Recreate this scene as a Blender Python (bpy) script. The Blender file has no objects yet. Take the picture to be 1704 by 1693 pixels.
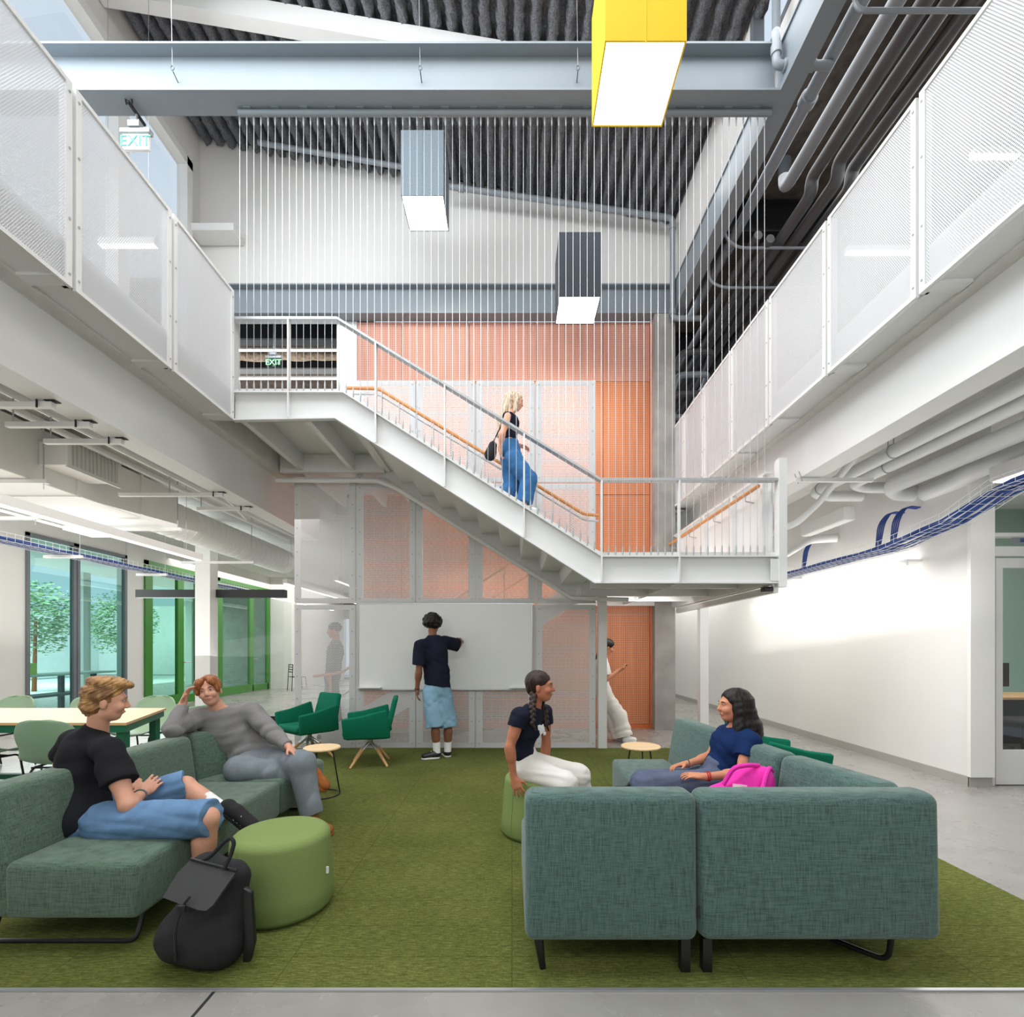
import bpy, bmesh, math, random
import numpy as np
from mathutils import Vector, Matrix
random.seed(7); np.random.seed(7)
S = bpy.context.scene
COL = S.collection
F = 820.0; HC = 1.42
# ---------------------------------------------------------------- camera
cam = bpy.data.cameras.new('camera'); camo = bpy.data.objects.new('camera', cam); COL.objects.link(camo)
camo.location = (0, 0, HC); camo.rotation_euler = (math.pi/2, 0, 0)
cam.sensor_fit = 'HORIZONTAL'; cam.sensor_width = 36; cam.lens = 36*F/1704; cam.shift_y = 231.5/1704; cam.clip_end = 200; cam.clip_start = .05
S.camera = camo
# ---------------------------------------------------------------- world, daylight, exposure
w = bpy.data.worlds.new('sky'); S.world = w; w.use_nodes = True
bg = w.node_tree.nodes['Background']; bg.inputs[0].default_value = (.49, .57, .66, 1); bg.inputs[1].default_value = 1.0
def area(name, loc, target, sx, sy, power, col=(1, 1, 1)):
    l = bpy.data.lights.new(name, 'AREA'); l.shape = 'RECTANGLE'; l.size = sx; l.size_y = sy; l.energy = power; l.color = col
    o = bpy.data.objects.new(name, l); COL.objects.link(o); o.location = loc
    o.rotation_euler = (Vector(target)-Vector(loc)).to_track_quat('-Z', 'Y').to_euler(); o.visible_camera = False
    return o
area('daylight_clerestory', (-5.35, 2.9, 7.9), (2.5, 3.6, 1.5), 5.6, 3.2, 400, (.88, .95, 1))
area('overhead_fill', (-1.0, 2.8, 9.1), (-1.0, 6.4, 0), 6.0, 3.0, 300, (.95, .98, 1))  # added overhead fill under a closed roof, strengthens the clerestory daylight
area('study_ceiling_fill', (-6.4, 5.5, 1.6), (-6.4, 5.8, 5), 3.0, 8.0, 45, (1, .99, .96))  # added fill without a fixture, brightens the study ceiling and ducts
area('hall_ceiling_fill', (4.0, 5.5, 1.6), (4.0, 5.8, 5), 1.0, 8.0, 22, (1, .99, .96))  # same kind of added upward fill, for the hall ceiling
area('wall_washer', (4.42, 7.6, 2.335), (4.70, 7.6, 2.20), 3.8, .05, 8, (1, .99, .96))
area('office_fill', (6.6, 6.6, 3.6), (6.6, 6.7, 0), 2.0, 2.0, 45, (1, .99, .96))  # unseen fill added to brighten the dark office
area('daylight_courtyard', (-15, 14, 9), (-12, 13.5, 0), 8, 14, 3200, (1, 1, 1))
area('daylight_glazing', (-7.9, 9.5, 2.0), (0, 8, 1.0), 4.5, 2.6, 90, (.9, 1, .98))
area('ceiling_wash_study', (-5.2, 5.0, 3.1), (-5.2, 5.2, 0), 5.0, 6.0, 90, (1, .98, .95))
area('hall_low_fill', (3.75, 6.0, 2.4), (3.75, 6.2, 0), .6, 8.0, 50, (1, .98, .95))  # unseen fill set below the cable tray so the wall gets no tray shadow
area('ceiling_wash_far', (-6.0, 16.0, 3.6), (-6.0, 16.0, 0), 6.0, 8.0, 260, (1, .98, .95))
area('back_wall_fill', (.5, 7.8, 2.9), (.5, 7.8, 0), 4.0, .8, 30, (1, .95, .9))  # added fill behind the screens for the orange wall, no ceiling lamp here
area('gallery_wash', (-.5, 7.8, 5.6), (-.5, 8.7, 5.2), 4.5, .5, 15, (1, .95, .9))
area('ceiling_wash_balcony', (5.2, 5.0, 7.2), (4.4, 5.2, 3), 2.5, 7.0, 120, (1, 1, 1))
area('near_front_fill', (0, -.9, 3.5), (0, 6.9, .9), 5.0, 1.0, 52, (1, .99, .97))  # unseen fill added near the camera to brighten whiteboard and screens
area('passage_fill', (1.9, 7.3, 2.05), (1.9, 8.6, .6), 1.2, .4, 9, (1, .96, .92))  # fill added under the landing to brighten the orange passage wall
area('neighbour_fill', (-5, 11.5, 7.2), (-5, 11.8, 9), 4, 2, 22, (1, .97, .92))  # added upward fill, lights the brown ceiling above the linear lights
area('corridor_wash', (3.9, 12.5, 3.4), (3.9, 12.5, 0), 1.0, 4.0, 60, (1, .99, .97))
S.view_settings.view_transform = 'Standard'; S.view_settings.look = 'None'; S.view_settings.gamma = 1
S.view_settings.exposure = 0.48; S.view_settings.use_curve_mapping = False
cy = S.cycles
cy.use_denoising = True; cy.max_bounces = 7; cy.diffuse_bounces = 4; cy.glossy_bounces = 3; cy.transparent_max_bounces = 12; cy.transmission_bounces = 4
cy.sample_clamp_indirect = 6; cy.caustics_reflective = False; cy.caustics_refractive = False
cy.use_adaptive_sampling = True; cy.adaptive_threshold = .02
# ---------------------------------------------------------------- colour and materials
def lin(c): return tuple(((x/255)/12.92 if x/255 <= .04045 else ((x/255+.055)/1.055)**2.4) for x in c)+(1,)
def nodes(name):
    m = bpy.data.materials.new(name); m.use_nodes = True; nt = m.node_tree; b = nt.nodes['Principled BSDF']; return m, nt, b
def N(nt, t, **kw):
    n = nt.nodes.new(t)
    for k, v in kw.items(): setattr(n, k, v)
    return n
def mapping(nt, sc, rot=(0, 0, 0)):
    tc = N(nt, 'ShaderNodeTexCoord'); mp = N(nt, 'ShaderNodeMapping'); mp.inputs['Scale'].default_value = sc; mp.inputs['Rotation'].default_value = rot
    nt.links.new(tc.outputs['Object'], mp.inputs['Vector']); return mp.outputs[0]
def noise(nt, sc, scale=1, detail=3, rough=.55):
    n = N(nt, 'ShaderNodeTexNoise'); n.inputs['Scale'].default_value = scale; n.inputs['Detail'].default_value = detail; n.inputs['Roughness'].default_value = rough
    nt.links.new(mapping(nt, sc), n.inputs['Vector']); return n.outputs[0]
def ramp(nt, fac, stops):
    r = N(nt, 'ShaderNodeValToRGB'); e = r.color_ramp.elements
    e[0].position, e[0].color = stops[0][0], stops[0][1]; e[1].position, e[1].color = stops[-1][0], stops[-1][1]
    for p, c in stops[1:-1]: q = e.new(p); q.color = c
    nt.links.new(fac, r.inputs[0]); return r.outputs[0]
def bump(nt, b, h, dist=.002, strength=.6):
    n = N(nt, 'ShaderNodeBump'); n.inputs['Distance'].default_value = dist; n.inputs['Strength'].default_value = strength
    nt.links.new(h, n.inputs['Height']); nt.links.new(n.outputs[0], b.inputs['Normal'])
def math_(nt, op, a, b=None, c=None):
    n = N(nt, 'ShaderNodeMath', operation=op)
    for i, v in enumerate((a, b, c)):
        if v is None: continue
        if isinstance(v, (int, float)): n.inputs[i].default_value = v
        else: nt.links.new(v, n.inputs[i])
    return n.outputs[0]
def mix(nt, fac, a, b):
    n = N(nt, 'ShaderNodeMixRGB')
    for i, v in enumerate((fac, a, b)):
        if isinstance(v, (int, float)): n.inputs[i].default_value = v
        elif isinstance(v, tuple): n.inputs[i].default_value = v
        else: nt.links.new(v, n.inputs[i])
    return n.outputs[0]
def mat(name, col, rough=.5, metal=0, var=0., vs=4., bmp=0., bs=200., spec=.5, vsc=(1, 1, 1)):
    m, nt, b = nodes(name); c = lin(col)
    b.inputs['Base Color'].default_value = c; b.inputs['Roughness'].default_value = rough; b.inputs['Metallic'].default_value = metal
    b.inputs['Specular IOR Level'].default_value = spec
    lo = tuple(x*(1-var) for x in c[:3])+(1,); hi = tuple(min(1, x*(1+var)) for x in c[:3])+(1,)
    nt.links.new(ramp(nt, noise(nt, vsc, vs, 4), [(.3, lo), (.7, hi)]), b.inputs['Base Color'])
    if bmp: bump(nt, b, noise(nt, (1, 1, 1), bs, 2), bmp)
    return m
def emis(name, col, st):
    m, nt, b = nodes(name); b.inputs['Base Color'].default_value = (.8, .8, .8, 1)
    b.inputs['Emission Color'].default_value = lin(col); b.inputs['Emission Strength'].default_value = st; return m
def fabric(name, col, col2, s=1.0, bd=.0015):
    m, nt, b = nodes(name); b.inputs['Roughness'].default_value = .9; b.inputs['Specular IOR Level'].default_value = .2
    a = noise(nt, (260*s, 260*s, 14*s), 1, 2, .6); c = noise(nt, (14*s, 14*s, 300*s), 1, 2, .6)
    f = math_(nt, 'MULTIPLY', math_(nt, 'ADD', a, c), .5)
    nt.links.new(ramp(nt, f, [(.36, lin(col2)), (.5, lin(col)), (.66, tuple(min(1, x*1.4) for x in lin(col)[:3])+(1,))]), b.inputs['Base Color'])
    b.inputs['Sheen Weight'].default_value = .25
    bump(nt, b, f, bd, .7); return m
def mesh_mat(name, col, pitch, r, axes, rough=.5):
    """perforated sheet: round holes let light and view through; axes are the two object axes in the sheet"""
    m, nt, b = nodes(name); out = nt.nodes['Material Output']
    b.inputs['Base Color'].default_value = lin(col); b.inputs['Roughness'].default_value = rough
    tc = N(nt, 'ShaderNodeTexCoord'); sp = N(nt, 'ShaderNodeSeparateXYZ'); nt.links.new(tc.outputs['Object'], sp.inputs[0])
    u = math_(nt, 'DIVIDE', sp.outputs[axes[0]], pitch); v = math_(nt, 'DIVIDE', sp.outputs[axes[1]], pitch*.866)
    row = math_(nt, 'FLOOR', v); off = math_(nt, 'MULTIPLY', math_(nt, 'MODULO', math_(nt, 'ABSOLUTE', row), 2), .5)
    fu = math_(nt, 'SUBTRACT', math_(nt, 'FRACT', math_(nt, 'ADD', u, off)), .5); fv = math_(nt, 'MULTIPLY', math_(nt, 'SUBTRACT', math_(nt, 'FRACT', v), .5), .866)
    d = math_(nt, 'SQRT', math_(nt, 'ADD', math_(nt, 'MULTIPLY', fu, fu), math_(nt, 'MULTIPLY', fv, fv)))
    hole = math_(nt, 'LESS_THAN', d, r)
    tr = N(nt, 'ShaderNodeBsdfTransparent'); mx = N(nt, 'ShaderNodeMixShader')
    nt.links.new(hole, mx.inputs[0]); nt.links.new(b.outputs[0], mx.inputs[1]); nt.links.new(tr.outputs[0], mx.inputs[2]); nt.links.new(mx.outputs[0], out.inputs[0])
    return m
def holes_mat(name, col, axes, pitch=.0325, r=.23, var=.12):
    m, nt, b = nodes(name); b.inputs['Roughness'].default_value = .55
    tc = N(nt, 'ShaderNodeTexCoord'); sp = N(nt, 'ShaderNodeSeparateXYZ'); nt.links.new(tc.outputs['Object'], sp.inputs[0])
    fu = math_(nt, 'SUBTRACT', math_(nt, 'FRACT', math_(nt, 'DIVIDE', sp.outputs[axes[0]], pitch)), .5)
    fv = math_(nt, 'SUBTRACT', math_(nt, 'FRACT', math_(nt, 'DIVIDE', sp.outputs[axes[1]], pitch)), .5)
    d = math_(nt, 'SQRT', math_(nt, 'ADD', math_(nt, 'MULTIPLY', fu, fu), math_(nt, 'MULTIPLY', fv, fv)))
    hole = math_(nt, 'LESS_THAN', d, r)
    c = lin(col); wood = ramp(nt, noise(nt, (14, 14, .9), 1, 3), [(.3, tuple(x*(1-var) for x in c[:3])+(1,)), (.7, tuple(min(1, x*(1+var)) for x in c[:3])+(1,))])
    nt.links.new(mix(nt, hole, wood, tuple(x*.16 for x in c[:3])+(1,)), b.inputs['Base Color'])
    return m
def glass(name, col, gl=.08, rough=.02):
    m, nt, b = nodes(name); out = nt.nodes['Material Output']; nt.nodes.remove(b)
    tr = N(nt, 'ShaderNodeBsdfTransparent'); tr.inputs[0].default_value = lin(col)
    g = N(nt, 'ShaderNodeBsdfGlossy'); g.inputs['Roughness'].default_value = rough; g.inputs[0].default_value = (1, 1, 1, 1)
    fr = N(nt, 'ShaderNodeLayerWeight'); fr.inputs[0].default_value = .5
    mx = N(nt, 'ShaderNodeMixShader'); nt.links.new(math_(nt, 'ADD', math_(nt, 'MULTIPLY', math_(nt, 'POWER', fr.outputs[1], 4), .5), .03), mx.inputs[0])
    nt.links.new(tr.outputs[0], mx.inputs[1]); nt.links.new(g.outputs[0], mx.inputs[2]); nt.links.new(mx.outputs[0], out.inputs[0]); return m
M = {}
M['white'] = mat('white_paint', (232, 231, 228), .55, var=.02, vs=2)
M['wall'] = mat('wall_paint', (226, 223, 219), .7, var=.015, vs=1.5)
M['steel_white'] = mat('white_steel', (222, 222, 221), .45, var=.02, vs=3)
M['steel_blue'] = mat('grey_blue_steel', (130, 139, 146), .5, var=.03, vs=3)
M['steel_dark'] = mat('dark_grey_steel', (112, 116, 120), .5, var=.04, vs=3)
M['pipe_grey'] = mat('grey_pipe', (140, 146, 152), .45, var=.04, vs=5)
M['pipe_dark'] = mat('dark_pipe', (84, 84, 86), .55, var=.08, vs=5)
M['pipe_white'] = mat('white_pipe', (224, 225, 225), .45, var=.02, vs=5)
M['galv'] = mat('galvanised', (178, 180, 182), .45, .5, var=.08, vs=30)
M['black'] = mat('black_metal', (22, 22, 24), .4, var=.05)
M['dark'] = mat('near_black', (30, 31, 34), .7, var=.1)
M['brown_fuzzy'] = mat('sprayed_fireproofing', (92, 82, 74), .95, var=.35, vs=7, bmp=.03, bs=14)
M['fuzzy'] = mat('acoustic_spray', (104, 106, 110), .95, var=.42, vs=55, bmp=.03, bs=45)
M['ceil_white'] = mat('painted_ceiling', (214, 212, 208), .85, var=.06, vs=6, bmp=.01, bs=25)
M['concrete'] = mat('board_concrete', (150, 147, 143), .8, var=.18, vs=3, bmp=.003, bs=30)
M['wood'] = mat('oak_veneer', (222, 178, 128), .45, var=.10, vs=1.5, vsc=(2, 30, 30))
M['woodleg'] = mat('ash_wood', (206, 160, 108), .5, var=.12, vs=2, vsc=(20, 20, 2))
M['woodlight'] = mat('birch_top', (238, 205, 160), .45, var=.08, vs=1.5, vsc=(2, 30, 30))
M['handrail'] = mat('timber_handrail', (204, 138, 78), .45, var=.1, vs=8)
M['green_table'] = mat('green_steel', (24, 104, 74), .45, var=.03)
M['shell'] = mat('green_shell', (128, 160, 130), .45, var=.02)
M['shell2'] = mat('pale_green_shell', (172, 200, 170), .45, var=.02)
M['green_frame'] = mat('green_frame', (58, 128, 40), .4, var=.03)
M['lounge'] = mat('emerald_wool', (10, 106, 80), .95, var=.10, vs=400, bmp=.001, bs=500, spec=.2)
M['otto'] = mat('green_wool', (128, 146, 88), .95, var=.10, vs=350, bmp=.001, bs=500, spec=.2)
M['sofa'] = fabric('teal_weave', (78, 102, 96), (54, 72, 68))
M['sofa_green'] = fabric('green_weave', (86, 108, 92), (60, 78, 67))
M['black_cloth'] = mat('black_cotton', (34, 34, 38), .95, var=.08, vs=60, bmp=.001, bs=700, spec=.15)
M['navy_black'] = mat('dark_navy_cotton', (30, 33, 48), .95, var=.08, vs=60, bmp=.001, bs=700, spec=.15)
M['navy'] = mat('navy_cotton', (20, 42, 84), .9, var=.08, vs=60, bmp=.001, bs=700, spec=.15)
M['grey_knit'] = mat('grey_knit', (136, 134, 134), .95, var=.07, vs=90, bmp=.001, bs=600, spec=.15)
M['denim'] = mat('blue_denim', (104, 138, 176), .9, var=.22, vs=7, bmp=.001, bs=600, spec=.15)
M['denim_light'] = mat('pale_denim', (132, 168, 192), .9, var=.18, vs=7, bmp=.001, bs=600, spec=.15)
M['denim_grey'] = mat('grey_denim', (128, 136, 144), .9, var=.20, vs=7, bmp=.001, bs=600, spec=.15)
M['denim_dark'] = mat('slate_denim', (92, 100, 122), .9, var=.16, vs=8, bmp=.001, bs=600, spec=.15)
M['denim_blue'] = mat('mid_blue_denim', (62, 112, 162), .9, var=.16, vs=8, bmp=.001, bs=600, spec=.15)
M['cream'] = mat('cream_twill', (232, 228, 222), .9, var=.03, vs=8, bmp=.001, bs=600, spec=.15)
M['white_cloth'] = mat('white_cotton', (236, 236, 236), .9, var=.02, spec=.2)
M['pink'] = mat('pink_canvas', (232, 44, 170), .8, var=.06, vs=30, bmp=.001, bs=600)
M['pink_light'] = mat('pale_pink_trim', (244, 170, 214), .8)
M['silver'] = mat('silver_label', (198, 192, 180), .4, .3, var=.15, vs=60)
M['suede'] = mat('tan_suede', (158, 96, 52), .95, var=.12, vs=30, bmp=.001, bs=400, spec=.15)
M['bagcloth'] = mat('charcoal_canvas', (25, 25, 28), .85, var=.12, vs=30, bmp=.001, bs=500)
M['bagflap'] = mat('grey_leatherette', (52, 52, 54), .55, var=.05, vs=8)
M['orange'] = holes_mat('perforated_orange_timber', (204, 130, 90), (0, 2))
M['orange_daylit'] = holes_mat('perforated_orange_timber_daylit', (205, 146, 126), (0, 2))  # same orange timber, pinkish daylight tint put into the top row's colour
M['orange_edge'] = mat('orange_timber_edge', (206, 106, 56), .55, var=.06)
M['mesh_side'] = mesh_mat('perforated_white_side', (216, 217, 220), .014, .33, (1, 2))
M['mesh_front'] = mesh_mat('perforated_white_front', (228, 228, 230), .02, .37, (0, 2))
M['glass'] = glass('clear_glass', (252, 253, 253))
M['glass_teal'] = glass('teal_glass', (216, 244, 240))
M['glass_green'] = glass('green_glass', (204, 238, 226))
M['board'] = mat('whiteboard_enamel', (236, 237, 237), .16, var=.01)
M['alu'] = mat('aluminium', (196, 198, 200), .35, .7, var=.03)
M['felt_grey'] = mat('grey_felt', (126, 138, 146), .95, var=.16, vs=60)
M['felt_dark'] = mat('charcoal_felt', (74, 78, 86), .95, var=.2, vs=60)
M['yellow'] = mat('yellow_felt', (238, 192, 24), .8, var=.02)
M['lamp'] = emis('lamp_diffuser', (255, 250, 238), 5.0)
M['strip'] = emis('strip_diffuser', (255, 252, 246), 4.5)
M['strip_soft'] = emis('strip_diffuser_dim', (255, 252, 246), 2.2)
M['exit_green'] = emis('exit_letters', (40, 230, 90), 1.6)
M['exit_pale'] = mat('exit_letters_unlit', (70, 190, 150), .5)
M['cable_blue'] = mat('blue_data_cable', (30, 66, 140), .5, var=.1, vs=50)
M['rubber_grey'] = mat('grey_rubber_base', (168, 164, 158), .6, var=.03)
M['lip'] = mat('lip', (176, 98, 92), .5)
M['eye_white'] = mat('eye_white', (178, 172, 168), .3)
M['eye_dark'] = mat('eye_dark', (40, 30, 24), .3)
M['teeth'] = mat('teeth_white', (235, 232, 225), .3)
M['red'] = mat('red_cord', (186, 30, 34), .7)
M['leaf'] = mat('leaf_green', (128, 160, 116), .8, var=.3, vs=10)
M['outdoor'] = mat('pale_paving', (222, 224, 222), .9, var=.05)
M['steel_cable'] = mat('steel_wire', (186, 188, 190), .35, .4)
def skinm(name, col): 
    m = mat(name, col, .5, var=.06, vs=14, spec=.35); b = m.node_tree.nodes['Principled BSDF']
    b.inputs['Subsurface Weight'].default_value = .08; b.inputs['Subsurface Radius'].default_value = (.02, .01, .006); return m
M['skin_fair'] = skinm('skin_fair', (216, 160, 134)); M['skin_tan'] = skinm('skin_tan', (204, 138, 106)); M['skin_brown'] = skinm('skin_brown', (140, 92, 70))
M['skin_olive'] = skinm('skin_olive', (196, 140, 112)); M['skin_warm'] = skinm('skin_warm', (182, 116, 86))
def hairm(name, c1, c2, vsc=(1, 1, 1)): 
    m, nt, b = nodes(name); b.inputs['Roughness'].default_value = .45; b.inputs['Specular IOR Level'].default_value = .3
    f = noise(nt, vsc, 22, 4, .6); nt.links.new(ramp(nt, f, [(.38, lin(c1)), (.62, lin(c2))]), b.inputs['Base Color']); bump(nt, b, f, .006, .8); return m
M['hair_blond'] = hairm('hair_blond', (122, 86, 54), (190, 146, 92), (1, 1, .6)); M['hair_ginger'] = hairm('hair_ginger', (118, 66, 36), (178, 112, 66), (3, 3, .8))
M['hair_black'] = hairm('hair_black', (14, 12, 12), (40, 34, 32), (3, 3, .5)); M['hair_brown'] = hairm('hair_dark_brown', (34, 24, 20), (62, 44, 36), (3, 3, .6))
M['hair_long'] = hairm('hair_long_blond', (150, 116, 84), (232, 214, 188), (4, 4, .4))
def carpet_mat():
    m, nt, b = nodes('green_loop_carpet'); b.inputs['Roughness'].default_value = 1; b.inputs['Specular IOR Level'].default_value = .1
    a = noise(nt, (18, 150, 1), 1, 2, .6); c = noise(nt, (90, 90, 1), 1, 2); d = noise(nt, (1, 1, 1), 1.3, 3)
    f = math_(nt, 'ADD', math_(nt, 'MULTIPLY', a, .55), math_(nt, 'ADD', math_(nt, 'MULTIPLY', c, .25), math_(nt, 'MULTIPLY', d, .2)))
    col = ramp(nt, f, [(.36, lin((70, 77, 34))), (.5, lin((92, 98, 49))), (.66, lin((126, 131, 72)))])
    br = N(nt, 'ShaderNodeTexBrick'); br.offset = 0; br.inputs['Scale'].default_value = 1; br.inputs['Mortar Size'].default_value = .003
    br.inputs['Brick Width'].default_value = 1.0; br.inputs['Row Height'].default_value = .25; br.inputs['Color1'].default_value = (1, 1, 1, 1); br.inputs['Color2'].default_value = (.93, .95, .93, 1); br.inputs['Mortar'].default_value = (.7, .7, .7, 1)
    nt.links.new(mapping(nt, (1, 1, 1)), br.inputs['Vector'])
    mu = N(nt, 'ShaderNodeMixRGB', blend_type='MULTIPLY'); mu.inputs[0].default_value = 1; nt.links.new(col, mu.inputs[1]); nt.links.new(br.outputs[0], mu.inputs[2])
    nt.links.new(mu.outputs[0], b.inputs['Base Color']); bump(nt, b, f, .006, .9); return m
M['carpet'] = carpet_mat()
def floor_mat():
    m, nt, b = nodes('polished_concrete')
    a = noise(nt, (1, 1, 1), .9, 6, .6); c = noise(nt, (1, 1, 1), 5, 3, .5)
    f = math_(nt, 'ADD', math_(nt, 'MULTIPLY', a, .65), math_(nt, 'MULTIPLY', c, .35))
    nt.links.new(ramp(nt, f, [(.30, lin((140, 136, 131))), (.5, lin((152, 149, 144))), (.70, lin((163, 160, 155)))]), b.inputs['Base Color'])
    r = ramp(nt, a, [(.3, (.22, .22, .22, 1)), (.7, (.34, .34, .34, 1))]); nt.links.new(r, b.inputs['Roughness']); return m
M['floor'] = floor_mat()
# ---------------------------------------------------------------- mesh building
def mesh_from(v, f, name='m', smooth=35):
    me = bpy.data.meshes.new(name); me.from_pydata([tuple(p) for p in v], [], f); me.update()
    if smooth is not None:
        me.polygons.foreach_set('use_smooth', [True]*len(me.polygons)); me.set_sharp_from_angle(angle=math.radians(smooth))
    return me
class MB:
    def __init__(s): s.v = []; s.f = []
    def add(s, v, f):
        o = len(s.v); s.v += [Vector(p) for p in v]; s.f += [tuple(i+o for i in q) for q in f]; return s
    def box(s, x0, x1, y0, y1, z0, z1):
        x0, x1 = sorted((x0, x1)); y0, y1 = sorted((y0, y1)); z0, z1 = sorted((z0, z1))
        return s.add([(x0, y0, z0), (x1, y0, z0), (x1, y1, z0), (x0, y1, z0), (x0, y0, z1), (x1, y0, z1), (x1, y1, z1), (x0, y1, z1)],
              [(3, 2, 1, 0), (4, 5, 6, 7), (0, 1, 5, 4), (1, 2, 6, 5), (2, 3, 7, 6), (3, 0, 4, 7)])
    def rbox(s, x0, x1, y0, y1, z0, z1, r=.02, seg=4, T=None, shape=None):
        bm = bmesh.new(); bmesh.ops.create_cube(bm, size=1)
        for v in bm.verts: v.co = ((x0+x1)/2+v.co.x*(x1-x0), (y0+y1)/2+v.co.y*(y1-y0), (z0+z1)/2+v.co.z*(z1-z0))
        if shape:
            for v in bm.verts: v.co = Vector(shape(v.co))
        bmesh.ops.bevel(bm, geom=list(bm.edges), offset=r, segments=seg, affect='EDGES', profile=.5)
        bm.verts.ensure_lookup_table(); bm.verts.index_update()
        v = [(T @ q.co if T else q.co.copy()) for q in bm.verts]; f = [tuple(w.index for w in q.verts) for q in bm.faces]; bm.free()
        return s.add(v, f)
    def prism(s, poly, a0, a1, axis='y', r=0, seg=3, T=None):
        """polygon in the two other axes, extruded along axis; optional rounding"""
        bm = bmesh.new(); n = len(poly)
        def P3(p, a): return {'y': (p[0], a, p[1]), 'x': (a, p[0], p[1]), 'z': (p[0], p[1], a)}[axis]
        A = [bm.verts.new(P3(p, a0)) for p in poly]; B = [bm.verts.new(P3(p, a1)) for p in poly]
        bm.faces.new(A); bm.faces.new(B[::-1])
        for i in range(n): bm.faces.new((A[i], B[i], B[(i+1) % n], A[(i+1) % n]))
        bmesh.ops.recalc_face_normals(bm, faces=bm.faces[:])
        if r: bmesh.ops.bevel(bm, geom=list(bm.edges), offset=r, segments=seg, affect='EDGES', profile=.5)
        bm.verts.index_update(); v = [(T @ q.co if T else q.co.copy()) for q in bm.verts]; f = [tuple(w.index for w in q.verts) for q in bm.faces]; bm.free()
        return s.add(v, f)
    def tube(s, pts, r, seg=10, caps=True, round_=0):
        pts = [Vector(p) for p in pts]
        if round_:
            q = [pts[0]]
            for i in range(1, len(pts)-1):
                a, b, c = pts[i-1], pts[i], pts[i+1]; d1 = (a-b); d2 = (c-b); L = min(round_, d1.length*.49, d2.length*.49)
                p0 = b+d1.normalized()*L; p2 = b+d2.normalized()*L
                for k in range(7): t = k/6; q.append(p0*(1-t)**2+b*2*t*(1-t)+p2*t*t)
            q.append(pts[-1]); pts = q
        rr = r if isinstance(r, (list, tuple)) else [r]*len(pts)
        n = len(pts); o = len(s.v); up = None
        for i, p in enumerate(pts):
            t = ((pts[min(i+1, n-1)]-p).normalized()+(p-pts[max(i-1, 0)]).normalized()).normalized() if 0 < i < n-1 else (pts[min(i+1, n-1)]-pts[max(i-1, 0)]).normalized()
            if up is None: up = Vector((0, 0, 1)) if abs(t.z) < .9 else Vector((1, 0, 0))
            a = t.cross(up).normalized(); up = a.cross(t).normalized()
            for k in range(seg):
                th = 2*math.pi*k/seg; s.v.append(p+(a*math.cos(th)+up*math.sin(th))*rr[i])
        for i in range(n-1):
            for k in range(seg):
                k2 = (k+1) % seg; s.f.append((o+i*seg+k, o+i*seg+k2, o+(i+1)*seg+k2, o+(i+1)*seg+k))
        if caps: s.f.append(tuple(o+k for k in range(seg))[::-1]); s.f.append(tuple(o+(n-1)*seg+k for k in range(seg)))
        return s
    def lathe(s, prof, c=(0, 0, 0), seg=48, sx=1, sy=1):
        o = len(s.v); n = len(prof); c = Vector(c)
        for r, z in prof:
            for k in range(seg):
                th = 2*math.pi*k/seg; s.v.append(c+Vector((r*sx*math.cos(th), r*sy*math.sin(th), z)))
        for i in range(n-1):
            for k in range(seg):
                k2 = (k+1) % seg; s.f.append((o+i*seg+k, o+i*seg+k2, o+(i+1)*seg+k2, o+(i+1)*seg+k))
        s.f.append(tuple(o+k for k in range(seg))[::-1]); s.f.append(tuple(o+(n-1)*seg+k for k in range(seg)))
        return s
    def ell(s, c, r, seg=16, T=None):
        bm = bmesh.new(); bmesh.ops.create_uvsphere(bm, u_segments=seg, v_segments=seg//2+2, radius=1)
        bm.verts.index_update(); c = Vector(c)
        v = [Vector((q.co.x*r[0], q.co.y*r[1], q.co.z*r[2])) for q in bm.verts]
        v = [(T @ q if T else q)+c for q in v]; f = [tuple(w.index for w in q.verts) for q in bm.faces]; bm.free(); return s.add(v, f)
    def ibeam_x(s, x0, x1, yc, z0, z1, fw, tf=.022, tw=.014):
        s.box(x0, x1, yc-fw/2, yc+fw/2, z0, z0+tf).box(x0, x1, yc-fw/2, yc+fw/2, z1-tf, z1).box(x0, x1, yc-tw/2, yc+tw/2, z0+tf, z1-tf); return s
    def ibeam_y(s, y0, y1, xc, z0, z1, fw, tf=.022, tw=.014):
        s.box(xc-fw/2, xc+fw/2, y0, y1, z0, z0+tf).box(xc-fw/2, xc+fw/2, y0, y1, z1-tf, z1).box(xc-tw/2, xc+tw/2, y0, y1, z0+tf, z1-tf); return s
def thing(name, label, cat, loc=(0, 0, 0), rz=0, group=None):
    o = bpy.data.objects.new(name, None); COL.objects.link(o); o.location = loc; o.rotation_euler = (0, 0, rz); o.empty_display_size = .1
    o['label'] = label; o['category'] = cat; o['kind'] = 'thing'
    if group: o['group'] = group
    return o
def link(name, me, m, parent=None, label=None):
    o = bpy.data.objects.new(name, me); COL.objects.link(o)
    if m is not None: me.materials.append(M[m] if isinstance(m, str) else m)
    if parent: o.parent = parent
    if label: o['label'] = label
    return o
def part(parent, name, mb, m, label=None, local=False, smooth=35):
    """a part; geometry in world coordinates unless local"""
    me = mesh_from(mb.v, mb.f, name, smooth) if isinstance(mb, MB) else mb
    if not local:
        r = parent
        off = Vector(parent.location)
        if parent.parent: off = off+Vector(parent.parent.location)
        if off.length: me.transform(Matrix.Translation(-off))
    return link(name, me, m, parent, label)
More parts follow.
